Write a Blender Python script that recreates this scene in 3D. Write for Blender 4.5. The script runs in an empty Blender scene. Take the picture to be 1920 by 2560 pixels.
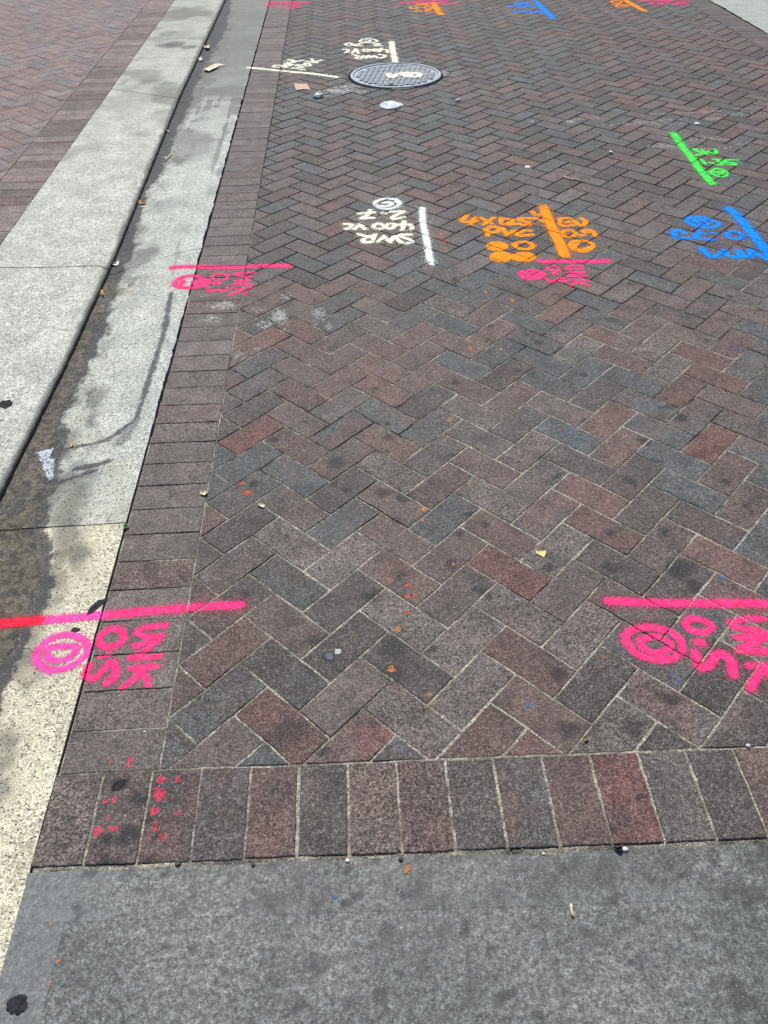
import bpy, bmesh, math, random
import numpy as np
rng = np.random.default_rng(7); random.seed(7)
S = bpy.context.scene; COL = S.collection

# ------------------------------------------------------------------ camera
CAMP = np.array([0.2369, -1.6933, 1.5553]); FPX = 1989.93; PW, PH = 1920, 2560
PITCH, ROLL, YAW = 0.7425136, -0.0186015, -0.0376014
fwd = np.array([-math.sin(YAW)*math.cos(PITCH), math.cos(YAW)*math.cos(PITCH), -math.sin(PITCH)])
r0 = np.array([math.cos(YAW), math.sin(YAW), 0.0]); u0 = np.cross(r0, fwd)
right = r0*math.cos(ROLL)+u0*math.sin(ROLL); up = np.cross(right, fwd)
def at(px, py, z=0.0):
    """point of the photograph -> point on the level plane at height z (metres)"""
    d = fwd*FPX + right*(px-PW/2) - up*(py-PH/2)
    return CAMP + d*((z-CAMP[2])/d[2])
import mathutils
cam = bpy.data.cameras.new('camera'); co = bpy.data.objects.new('camera', cam); COL.objects.link(co)
cam.sensor_fit = 'VERTICAL'; cam.sensor_height = 36; cam.sensor_width = 27; cam.lens = FPX/PH*36
cam.clip_start = 0.05; cam.clip_end = 2000
M = mathutils.Matrix.Identity(4)
for i in range(3): M[i][0], M[i][1], M[i][2], M[i][3] = right[i], up[i], -fwd[i], CAMP[i]
co.matrix_world = M; S.camera = co
S.render.resolution_x, S.render.resolution_y = 768, 1024

# ------------------------------------------------------------------ sky, sun, exposure
SUN_EL, SUN_AZ = math.radians(56), math.radians(-8)      # azimuth clockwise from +Y (straight ahead)
w = bpy.data.worlds.new('World'); S.world = w; w.use_nodes = True
nt = w.node_tree; bg = nt.nodes['Background']; sky = nt.nodes.new('ShaderNodeTexSky')
sky.sky_type = 'NISHITA'; sky.sun_disc = False; sky.sun_elevation = SUN_EL; sky.sun_rotation = SUN_AZ
nt.links.new(sky.outputs[0], bg.inputs[0]); bg.inputs[1].default_value = 0.085
sl = bpy.data.lights.new('sun', 'SUN'); sl.energy = 3.7; sl.angle = math.radians(0.6); sl.color = (1, .965, .91)
so = bpy.data.objects.new('sun', sl); COL.objects.link(so)
sd = mathutils.Vector((math.sin(SUN_AZ)*math.cos(SUN_EL), math.cos(SUN_AZ)*math.cos(SUN_EL), math.sin(SUN_EL)))
so.rotation_euler = sd.to_track_quat('Z', 'Y').to_euler(); so.location = sd*20
S.view_settings.view_transform = 'Standard'; S.view_settings.look = 'None'
S.view_settings.exposure = 0.35; S.view_settings.gamma = 1

# ------------------------------------------------------------------ numpy noise
def hsh(*a):
    h = np.zeros(np.broadcast(*[np.asarray(q) for q in a]).shape, dtype=np.uint64)
    for k, q in enumerate(a):
        h = (h ^ (np.asarray(q).astype(np.int64).astype(np.uint64)*np.uint64(0x9E3779B97F4A7C15+2*k*7919)))
        h = (h ^ (h >> np.uint64(29)))*np.uint64(0xBF58476D1CE4E5B9); h = h ^ (h >> np.uint64(32))
    return (h & np.uint64(0xFFFFFF)).astype(float)/0xFFFFFF
np.seterr(over='ignore')
def vn(x, y, s, seed=0):
    x = np.asarray(x, float)*s; y = np.asarray(y, float)*s
    i, j = np.floor(x), np.floor(y); fx, fy = x-i, y-j
    fx = fx*fx*(3-2*fx); fy = fy*fy*(3-2*fy)
    a = hsh(i, j, seed); b = hsh(i+1, j, seed); c = hsh(i, j+1, seed); d = hsh(i+1, j+1, seed)
    return (a*(1-fx)+b*fx)*(1-fy)+(c*(1-fx)+d*fx)*fy
def fbm(x, y, s, seed=0, o=4):
    t, a, n = 0, .5, 0
    for k in range(o): t = t+a*vn(x, y, s*2**k, seed+k); n += a; a *= .55
    return t/n
def sstep(a, b, x):
    t = np.clip((x-a)/(b-a), 0, 1); return t*t*(3-2*t)

# ------------------------------------------------------------------ object helpers
def mesh_obj(name, V, F, mat, parent=None, attrs=None, smooth=False):
    me = bpy.data.meshes.new(name)
    V = np.asarray(V, float)
    if isinstance(F, np.ndarray):
        n, k = F.shape
        me.vertices.add(len(V)); me.vertices.foreach_set('co', V.ravel())
        me.loops.add(n*k); me.loops.foreach_set('vertex_index', F.ravel().astype(np.int32))
        me.polygons.add(n); me.polygons.foreach_set('loop_start', np.arange(0, n*k, k, dtype=np.int32))
        me.update(calc_edges=True); me.validate()
    else: me.from_pydata(V.tolist(), [], F); me.update()
    for an, (ty, data) in (attrs or {}).items():
        a = me.attributes.new(an, ty, 'POINT')
        if ty == 'FLOAT': a.data.foreach_set('value', np.asarray(data, float).ravel())
        else:
            d = np.ones((len(V), 4)); d[:, :3] = data; a.data.foreach_set('color', d.ravel())
    me.polygons.foreach_set('use_smooth', np.full(len(me.polygons), bool(smooth)))
    me.materials.append(mat); o = bpy.data.objects.new(name, me); COL.objects.link(o)
    if parent: o.parent = parent
    return o
def struct(o, kind='structure'): o['kind'] = kind; return o
def tag(o, label, cat, group=None):
    o['label'] = label; o['category'] = cat
    if group: o['group'] = group
    return o
def thing(name, label, cat, loc, group=None):
    o = bpy.data.objects.new(name, None); COL.objects.link(o); o.location = loc; o.empty_display_size = .05
    return tag(o, label, cat, group)
def local(o, root):            # keep world-space mesh under a placed root
    o.parent = root; o.matrix_parent_inverse = mathutils.Matrix.Translation(-mathutils.Vector(root.location)); return o

# ------------------------------------------------------------------ material helpers
class NT:
    def __init__(s, name):
        s.m = bpy.data.materials.new(name); s.m.use_nodes = True; s.t = s.m.node_tree
        s.b = s.t.nodes['Principled BSDF']; s.tc = s.n('ShaderNodeTexCoord').outputs['Object']
    def n(s, ty, **k):
        q = s.t.nodes.new(ty)
        for a, b in k.items(): setattr(q, a, b)
        return q
    def link(s, v, inp):
        if hasattr(v, 'is_linked'): s.t.links.new(v, inp)
        else: inp.default_value = v
    def math(s, op, a, b=0., c=0., clamp=False):
        q = s.n('ShaderNodeMath', operation=op, use_clamp=clamp)
        for i, v in enumerate((a, b, c)): s.link(v, q.inputs[i])
        return q.outputs[0]
    def mix(s, f, a, b, mode='MIX'):
        q = s.n('ShaderNodeMix', data_type='RGBA', blend_type=mode)
        s.link(f, q.inputs[0])
        for v, i in ((a, 6), (b, 7)):
            if isinstance(v, tuple) and len(v) == 3: v = v+(1,)
            s.link(v, q.inputs[i])
        return q.outputs[2]
    def noise(s, scale, detail=4, rough=.6, vec=None, dist=0):
        q = s.n('ShaderNodeTexNoise'); q.inputs['Scale'].default_value = scale; q.inputs['Detail'].default_value = detail
        q.inputs['Roughness'].default_value = rough; q.inputs['Distortion'].default_value = dist
        s.link(vec or s.tc, q.inputs['Vector']); return q.outputs['Fac']
    def vor(s, scale, feature='F1', vec=None):
        q = s.n('ShaderNodeTexVoronoi', feature=feature); q.inputs['Scale'].default_value = scale
        s.link(vec or s.tc, q.inputs['Vector']); return q
    def attr(s, name): return s.n('ShaderNodeAttribute', attribute_name=name)
    def ramp(s, v, a, b, lo=0., hi=1.):
        q = s.n('ShaderNodeMapRange', interpolation_type='SMOOTHSTEP'); s.link(v, q.inputs[0])
        for i, x in enumerate((a, b, lo, hi)): s.link(x, q.inputs[i+1])
        return q.outputs[0]
    def scalecol(s, c, f):
        if isinstance(c, tuple): c = c[:3]
        q = s.n('ShaderNodeVectorMath', operation='SCALE'); s.link(c, q.inputs[0]); s.link(f, q.inputs['Scale']); return q.outputs[0]
    def sep(s, c):
        q = s.n('ShaderNodeSeparateColor'); s.link(c, q.inputs[0]); return q.outputs
    def bump(s, h, dist=.001, strength=1.):
        q = s.n('ShaderNodeBump'); q.inputs['Distance'].default_value = dist; q.inputs['Strength'].default_value = strength
        s.link(h, q.inputs['Height']); s.t.links.new(q.outputs[0], s.b.inputs['Normal'])
    def done(s, col, rough=.7, spec=.4, metal=0.):
        if isinstance(col, tuple) and len(col) == 3: col = col+(1,)
        s.link(col, s.b.inputs['Base Color']); s.link(rough, s.b.inputs['Roughness'])
        s.b.inputs['Specular IOR Level'].default_value = spec; s.link(metal, s.b.inputs['Metallic']); return s.m

def brick_material():
    s = NT('clay paver')
    col = s.attr('bcol').outputs['Color']; st = s.attr('stain').outputs['Fac']; we = s.attr('wear').outputs['Fac']
    n1 = s.noise(14, 3); n2 = s.noise(75, 7, .75); n3 = s.noise(420, 3, .7)
    c = s.scalecol(col, s.ramp(n2, .25, .75, .52, 1.5))
    c = s.scalecol(c, s.ramp(n3, .32, .68, .38, 1.7))
    c = s.scalecol(c, s.ramp(n1, .3, .7, .78, 1.22))
    n4 = s.noise(190, 3, .7); c = s.scalecol(c, s.ramp(n4, .32, .68, .62, 1.38))
    v = s.vor(250); vs = s.sep(v.outputs['Color']); d = v.outputs['Distance']
    agg = s.scalecol(c, s.ramp(vs[0], .0, 1., 0.15, 1.6))                       # exposed stones
    agg = s.mix(s.ramp(d, .45, .75), agg, s.scalecol(c, 1.35))
    c = s.mix(we, c, agg)
    du = s.math('MULTIPLY', s.ramp(n2, .40, .70), s.ramp(n4, .42, .62)); c = s.mix(s.math('MULTIPLY', du, .52), c, (.27, .25, .225))   # pale dust in the grain
    sm = s.ramp(s.math('ADD', st, s.math('MULTIPLY', s.math('SUBTRACT', n2, .5), .55)), .22, .75)
    c = s.mix(s.math('MULTIPLY', sm, .78), c, (.016, .016, .018))
    v2 = s.vor(430); s2 = s.sep(v2.outputs['Color'])
    spk = s.math('MULTIPLY', s.ramp(s2[1], .88, .985), s.math('LESS_THAN', v2.outputs['Distance'], .5))
    c = s.mix(s.math('MULTIPLY', spk, s.ramp(n2, .35, .65, .1, .75)), c, (.42, .40, .36))
    pit = s.math('MULTIPLY', s.math('LESS_THAN', s2[1], .10), s.math('LESS_THAN', v2.outputs['Distance'], .5))
    c = s.mix(s.math('MULTIPLY', pit, .7), c, (.012, .011, .012))
    h = s.math('ADD', s.math('MULTIPLY', n3, .5), s.math('ADD', n2, s.math('MULTIPLY', s.math('MULTIPLY', d, we), -1.0)))
    s.bump(h, .0016, .8)
    return s.done(c, s.ramp(n2, .3, .7, .62, .85), .3)

def concrete_material(name, base, warm, pit_s=125):
    s = NT(name)
    dk = s.attr('dirt').outputs['Fac']; br = s.attr('brown').outputs['Fac']; wm = s.attr('warm').outputs['Fac']; gr = s.attr('grime').outputs['Fac']
    n1 = s.noise(7, 4); n2 = s.noise(60, 7, .75); n3 = s.noise(330, 3, .75)
    c = s.mix(wm, base+(1,), warm+(1,))
    c = s.scalecol(c, s.ramp(n1, .3, .7, .86, 1.12)); c = s.scalecol(c, s.ramp(n2, .28, .72, .62, 1.32)); c = s.scalecol(c, s.ramp(n3, .32, .68, .45, 1.45))
    n4 = s.noise(170, 4, .75); c = s.scalecol(c, s.ramp(n4, .34, .66, .55, 1.35))
    c = s.scalecol(c, 1.0); mp = s.n('ShaderNodeMapping'); mp.inputs['Scale'].default_value = (1, 1.35, 1); s.t.links.new(s.tc, mp.inputs[0])
    v = s.vor(pit_s, vec=mp.outputs[0]); cs = s.sep(v.outputs['Color'])
    p = s.math('MULTIPLY', s.math('LESS_THAN', cs[0], .30), s.ramp(s.math('ADD', v.outputs['Distance'], s.math('MULTIPLY', n3, .25)), .40, .54, 1, 0))
    v2 = s.vor(pit_s*.42, vec=mp.outputs[0]); c2 = s.sep(v2.outputs['Color'])
    p2 = s.math('MULTIPLY', s.math('LESS_THAN', c2[0], .12), s.ramp(s.math('ADD', v2.outputs['Distance'], s.math('MULTIPLY', n4, .3)), .28, .40, 1, 0))
    pp = s.math('MAXIMUM', p, p2)
    c = s.mix(s.math('MULTIPLY', pp, .82), c, s.mix(cs[1], (.03, .033, .038), (.13, .12, .11)))
    gm = s.ramp(s.math('ADD', gr, s.math('ADD', s.math('MULTIPLY', s.math('SUBTRACT', n2, .5), 1.1), s.math('MULTIPLY', s.math('SUBTRACT', n4, .5), 1.6))), .25, .9)
    c = s.mix(s.math('MULTIPLY', gm, .75), c, (.075, .07, .06))
    bm = s.ramp(s.math('ADD', br, s.math('MULTIPLY', s.math('SUBTRACT', n2, .5), .7)), .3, .65)
    bc = s.mix(s.ramp(s.noise(34, 6, .75), .40, .60), (.035, .029, .021), (.165, .135, .092))
    c = s.mix(s.math('MULTIPLY', bm, .92), c, s.scalecol(s.scalecol(bc, s.ramp(n3, .32, .68, .4, 1.6)), s.ramp(n4, .34, .66, .45, 1.5)))
    dm = s.ramp(s.math('ADD', dk, s.math('ADD', s.math('MULTIPLY', s.math('SUBTRACT', n2, .5), .9), s.math('MULTIPLY', s.math('SUBTRACT', n4, .5), 1.9))), .36, .64)
    c = s.mix(s.math('MULTIPLY', dm, .9), c, s.scalecol((.035, .035, .037, 1), s.ramp(n3, .3, .7, .5, 1.6)))
    s.bump(s.math('ADD', s.math('MULTIPLY', n3, .6), s.math('SUBTRACT', n2, pp)), .0016, .9)
    return s.done(c, .75, .35)

def slab_material():
    s = NT('dark worn concrete')
    st = s.attr('stain').outputs['Fac']; pale = s.attr('pale').outputs['Fac']
    n0 = s.noise(5, 4, .6); n1 = s.noise(26, 6, .7); n2 = s.noise(150, 5, .75); n3 = s.noise(480, 2, .7)
    c = s.mix(s.ramp(n0, .35, .65), (.084, .089, .086), (.124, .129, .120))
    n5 = s.noise(65, 5, .75); c = s.scalecol(c, s.ramp(n1, .3, .7, .72, 1.28)); c = s.scalecol(c, s.ramp(n5, .32, .68, .5, 1.5)); c = s.scalecol(c, s.ramp(n2, .34, .66, .42, 1.6)); c = s.scalecol(c, s.ramp(n3, .3, .7, .55, 1.5))
    c = s.mix(s.math('MULTIPLY', pale, .5), c, (.165, .18, .185))
    sm = s.ramp(s.math('ADD', st, s.math('ADD', s.math('MULTIPLY', s.math('SUBTRACT', n1, .5), .7), s.math('MULTIPLY', s.math('SUBTRACT', n2, .5), .6))), .2, .9)
    c = s.mix(s.math('MULTIPLY', sm, .78), c, (.024, .025, .028))
    v = s.vor(420); cs = s.sep(v.outputs['Color'])
    sp = s.math('MULTIPLY', s.ramp(cs[0], .965, 1.), s.math('LESS_THAN', v.outputs['Distance'], .45))
    c = s.mix(s.math('MULTIPLY', sp, .7), c, (.5, .5, .48))
    s.bump(s.math('ADD', n2, s.math('MULTIPLY', n1, .6)), .0012, .7)
    return s.done(c, s.ramp(n1, .3, .7, .5, .7), .45)

def sand_material():
    s = NT('joint sand'); dk = s.attr('dirt').outputs['Fac']
    n2 = s.noise(160, 5, .75); v = s.vor(420); cs = s.sep(v.outputs['Color'])
    c = s.scalecol(s.mix(dk, (.36, .335, .27), (.028, .026, .024)), s.ramp(n2, .28, .72, .45, 1.5))
    c = s.scalecol(c, s.ramp(cs[0], 0., 1., .55, 1.5)); s.bump(s.math('ADD', n2, v.outputs['Distance']), .0015)
    return s.done(c, .9, .2)

def paint_material(name, col, col2=None, rough=.6):
    s = NT(name); n = s.noise(55, 5, .7); n3 = s.noise(420, 3, .7)
    c = s.mix(s.ramp(n, .38, .66), col, col2 or tuple(min(1, q*.86+.015) for q in col))
    c = s.scalecol(c, s.ramp(n3, .3, .7, .74, 1.14)); s.bump(n3, .0008, .7)
    return s.done(c, .75, .12)
def plain_material(name, c1, c2, scale=60, rough=.7, spec=.4, metal=0., bump=.0008):
    s = NT(name); n = s.noise(scale, 6, .7)
    s.bump(n, bump, .7); return s.done(s.mix(s.ramp(n, .35, .65), c1, c2), rough, spec, metal)

M_BRICK = brick_material(); M_SAND = sand_material(); M_SLAB = slab_material()
M_CONC = concrete_material('broom finished concrete', (.48, .50, .445), (.60, .555, .41))

# ------------------------------------------------------------------ paving layout
L = 0.1032; R2 = math.sqrt(.5)
XG, XB = -0.437, -0.222                    # gutter edge, edge of the row of bricks along the gutter
SLP = -0.016
def ysold(x): return -0.789+SLP*x          # far edge of the soldier row
def yslab(x): return -1.000+SLP*x          # near edge of the soldier row
XFAR = 3.70; XFB = 3.48; YTOP = 9.5
MH = np.array([0.616, 4.61]); MHR = 0.336  # manhole
def xy2uv(x, y): return (x-y)*R2/L, -(x+y)*R2/L     # a (down-right), c (down-left)
def uv2xy(u, v): return (u-v)*L*R2, -(u+v)*L*R2
def herr(u, v):
    """herringbone lookup: brick id (start cell) and orientation"""
    i, j = np.floor(u), np.floor(v); d = np.mod(j-i, 4)
    ai = np.where(d == 3, i-1, i); cj = np.where(d == 2, j-1, j); o = np.where((d == 0) | (d == 3), 0, 1)
    return ai, cj, o
def brick_z(ai, cj, tp):
    return (hsh(ai, cj, tp+11)-.5)*.0016, (hsh(ai, cj, tp+23)-.5)*.010, (hsh(ai, cj, tp+31)-.5)*.010
BP, SP = 0.1054, 0.1043                    # pitches of border and soldier bricks
def surf(x, y):
    """height of the ground and distance to the nearest brick edge"""
    x = np.asarray(x, float); y = np.asarray(y, float)
    u, v = xy2uv(x, y); ai, cj, o = herr(u, v)
    lu = np.where(o == 0, 2., 1.); lv = np.where(o == 0, 1., 2.)
    e = np.minimum(np.minimum(u-ai, ai+lu-u), np.minimum(v-cj, cj+lv-v))*L
    cx, cy = uv2xy(ai+lu/2, cj+lv/2); z0, tx, ty = brick_z(ai, cj, o)
    z = z0+tx*(x-cx)+ty*(y-cy)
    k = np.floor((y+.786)/BP); b = (x < XB)
    z0, tx, ty = brick_z(k, k*0, 5); yb = k*BP-.786+BP/2
    eb = np.minimum(np.minimum(x-XG, XB-x), BP/2-np.abs(y-yb)); zb = z0+tx*(x-(XG+XB)/2)+ty*(y-yb)
    e = np.where(b, eb, np.minimum(e, x-XB)); z = np.where(b, zb, z)
    sl = y < ysold(x)
    k = np.floor((x+.443)/SP); z0, tx, ty = brick_z(k, k*0, 7); xs = k*SP-.443+SP/2
    es = np.minimum(np.minimum(ysold(x)-y, y-yslab(x)), SP/2-np.abs(x-xs)); zs = z0+.001+tx*(x-xs)+ty*(y+.895)
    e = np.where(sl, es, np.minimum(e, np.where(b, 9, y-ysold(x)))); z = np.where(sl, zs, z)
    con = (x < XG-.001) | (y < yslab(x)); e = np.where(con, 9., e); z = np.where(con, np.where(x < XG, gut_z(x, y), .001), z)
    return z, e
def gut_z(x, y): return .001-np.clip((XG-x)/.4, 0, 1)*.004+(fbm(x, y, 9, 90)-.5)*.003+.004*np.clip(fbm(x, y, 30, 77)-.35, 0, 1)*sstep(-.56, -.64, x)

# ------------------------------------------------------------------ brick colours and stains read off the photograph
CL = dict(n=(.080, .068, .063), r=(.094, .056, .051), R=(.108, .050, .044), b=(.055, .064, .067), d=(.049, .044, .042), l=(.094, .086, .079), g=(.070, .066, .062), m=(.094, .071, .064), k=(.084, .060, .054), p=(.150, .122, .117), q=(.155, .106, .099), s=(.115, .115, .118), e=(.100, .090, .083), f=(.086, .077, .072))
CL = {k: (v[0]*1.15, v[1]*1.06, v[2]*1.04) for k, v in CL.items()}
def zz(ox, oy, s): return lambda lst: [(ox+x*s, oy+y*s, c) for x, y, c in lst]
A_ = 640/1659
PICK = zz(640, 640, A_)([(560,260,'b'),(560,400,'b'),(1230,220,'b'),(1090,370,'b'),(1290,450,'b'),(1340,710,'b'),(1480,650,'b'),(1370,190,'b'),(1460,270,'b'),(1640,280,'b'),(1640,380,'b'),(330,620,'r'),(560,800,'k'),(830,870,'r'),(1080,830,'k'),(800,590,'r'),(50,1110,'R'),(540,530,'k'),(330,460,'r'),(1360,570,'k'),(130,520,'R'),(280,1260,'k'),(1400,1300,'r'),(780,690,'r'),(1500,500,'k'),(1580,900,'k'),(280,900,'k'),(750,1040,'g'),(860,1230,'g'),(400,1330,'d'),(250,1560,'g'),(860,1370,'l'),(1330,1120,'g'),(90,640,'b'),(80,1270,'b'),(200,1100,'n'),(640,1000,'n'),(880,1560,'k'),(1200,1530,'k'),(1550,1530,'l'),(1030,1250,'k'),(600,1250,'n'),(700,1560,'n')])
PICK += zz(1280, 640, A_)([(510,290,'b'),(580,420,'b'),(130,430,'b'),(160,550,'b'),(160,650,'b'),(200,800,'b'),(490,740,'b'),(780,820,'b'),(750,640,'k'),(860,950,'b'),(960,1110,'b'),(1060,1290,'b'),(1160,1480,'b'),(790,1440,'d'),(1000,400,'d'),(910,180,'b'),(1290,280,'b'),(1560,440,'b'),(1130,620,'b'),(1640,660,'b'),(1600,820,'b'),(650,520,'r'),(1290,720,'r'),(1090,880,'r'),(700,1200,'r'),(1330,1150,'R'),(440,1270,'g'),(490,1480,'r'),(1420,1360,'k'),(1160,230,'k'),(1350,450,'k'),(1470,510,'r'),(90,890,'k'),(1380,770,'r'),(1430,900,'k'),(650,230,'l'),(400,480,'l'),(430,590,'l'),(930,600,'l'),(1030,710,'l'),(150,1200,'l'),(200,1400,'n'),(560,880,'g'),(640,1050,'r'),(330,980,'n'),(370,1150,'b'),(1180,1030,'g'),(1480,1050,'n')])
PICK += zz(640, 1280, A_)([(900,400,'r'),(800,1450,'R'),(220,1430,'r'),(900,160,'k'),(1600,330,'R'),(1500,260,'k'),(1320,1200,'r'),(1580,1400,'k'),(260,1110,'d'),(980,960,'d'),(570,880,'d'),(750,640,'g'),(560,560,'d'),(1030,1350,'l'),(1000,700,'l'),(1420,730,'l'),(590,260,'l'),(230,430,'g'),(230,700,'n'),(200,170,'l'),(600,1200,'n'),(1230,230,'n'),(1320,560,'d'),(900,1560,'d'),(1560,1100,'l'),(1600,500,'l')])
PICK += zz(1280, 1280, A_)([(100,430,'R'),(290,220,'l'),(470,770,'l'),(210,950,'r'),(350,520,'n'),(620,150,'r'),(680,360,'d'),(1060,180,'n'),(1080,400,'d'),(1380,270,'g'),(1430,430,'r'),(1620,200,'b'),(900,1300,'k'),(560,1150,'d'),(300,1350,'k'),(680,1400,'l'),(130,1510,'r'),(1260,1200,'d'),(1500,1350,'d'),(850,850,'d'),(700,600,'k'),(1000,1500,'d')])
SOLD = 'lgdrrdmmgkrRgdkn'
SOLDP = ['l', 'd', 'd', 'r', 'r', 'd', 'm', 'm', 'g', 'k', 'k', 'R', 'g', 'd', 'k', 'r']
pick = {}
for px, py, c in PICK:
    p = at(px, py); u, v = xy2uv(p[0], p[1]); a, b, o = herr(u, v); pick[(int(a), int(b))] = c
# dark oily spots: photo x, photo y, radius in metres, strength
SPOTS = [(640+x*A_, 1280+y*A_, r, s) for x, y, r, s in [(200,160,.012,.8),(630,40,.014,.7),(480,940,.018,1),(1010,800,.01,.4),(1310,130,.02,.8),(1440,490,.018,.9),(740,540,.03,.7),(950,410,.012,.7),(240,1420,.05,.55),(120,1480,.04,.55),(880,880,.05,.6),(900,1050,.04,.6),(680,440,.015,.5),(240,720,.03,.5),(90,700,.03,.4),(1560,280,.014,.6),(980,1060,.05,.4),(580,1500,.03,.35),(380,840,.03,.6)]]
SPOTS += [(1280+x*A_, 1280+y*A_, r, s) for x, y, r, s in [(980,120,.018,.95),(630,130,.02,.8),(230,350,.017,.9),(950,780,.015,1),(240,930,.008,1),(320,1060,.022,1),(1030,1220,.028,.7),(360,1420,.028,.75),(1080,370,.045,.8),(1180,480,.03,.8),(640,360,.03,.7),(1300,850,.018,.9),(380,840,.018,.6),(900,1140,.02,.5),(1370,1000,.02,.3),(500,410,.03,.5),(490,210,.02,.5),(1580,1100,.03,.5),(780,1390,.03,.6),(450,1480,.012,.7)]]
SPOTS += [(1280+x*A_, 640+y*A_, r, s) for x, y, r, s in [(170,560,.022,.8),(100,515,.018,.7),(455,775,.02,.9),(1100,1045,.025,.9),(780,1470,.02,.95),(740,1440,.02,.6),(300,1420,.015,1),(860,1200,.03,.8),(1380,1460,.02,.8),(1120,1330,.03,.5),(640,710,.02,.7),(960,1335,.01,.9),(590,1180,.012,.7),(850,960,.01,.6),(870,730,.01,.9),(1000,820,.008,1),(1560,440,.025,.5),(1250,370,.03,.5),(700,1090,.03,.4)]]
SPOTS += [(640+x*A_, 640+y*A_, r, s) for x, y, r, s in [(850,1085,.018,.9),(1290,820,.022,.8),(1255,870,.012,.9),(1500,550,.02,.7),(1490,1220,.014,.9),(1010,1080,.02,.5),(850,1170,.025,.6),(1270,1290,.016,.7),(960,1560,.03,.8),(830,1530,.03,.7),(590,1510,.02,.7),(520,1340,.04,.6),(400,1540,.03,.5),(330,1340,.02,.5),(260,1500,.02,.5),(540,1170,.01,.7),(1140,790,.02,.5),(1640,1620,.01,.9),(670,850,.012,.6),(500,590,.03,.5)]]
SPOTS += [(0+x*A_, 1920+y*A_, r, s) for x, y, r, s in [(770,110,.016,1),(900,215,.02,.9),(830,440,.03,.9),(690,470,.018,.8),(480,320,.012,.8),(490,510,.012,.8),(720,640,.03,.8),(960,635,.022,.8),(1010,430,.01,1),(980,330,.014,.8),(440,310,.012,.6)]]
SPW = np.array([(at(x, y)[0], at(x, y)[1], r, s) for x, y, r, s in SPOTS])
RSP = np.c_[rng.uniform(-.4, 1.9, 420), rng.uniform(-1, 2.6, 420), .005+.017*rng.random(420)**2, rng.uniform(.35, .95, 420)]
def blots(x, y, P):
    wx = (fbm(x, y, 40, 5)-.5)*.028; wy = (fbm(x, y, 40, 6)-.5)*.028; t = np.zeros_like(x)
    for a, b, r, s in P:
        m = (np.abs(x-a) < 2.2*r) & (np.abs(y-b) < 2.2*r)
        if m.any():
            d = np.hypot(x[m]+wx[m]-a, y[m]+wy[m]-b)/r; t[m] = np.maximum(t[m], s*(1-sstep(.45, 1.25, d)))
    return t
def brick_stain(x, y):
    t = .0*x+blots(x, y, SPW)
    t = np.maximum(t, .42*sstep(.54, .74, fbm(x, y, 15, 41, 5)))
    t = np.maximum(t, .28*sstep(.52, .7, fbm(x*16, y*3, 1., 47, 5)))
    t = np.maximum(t, blots(x, y, RSP))
    t = np.maximum(t, .5*sstep(.70, .82, fbm(x, y, 22, 43, 3)))
    t = np.maximum(t, .5*(1-sstep(.33, .42, np.hypot(x-MH[0], y-MH[1])))*sstep(.3, .6, fbm(x, y, 9, 44)))
    return t

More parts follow.
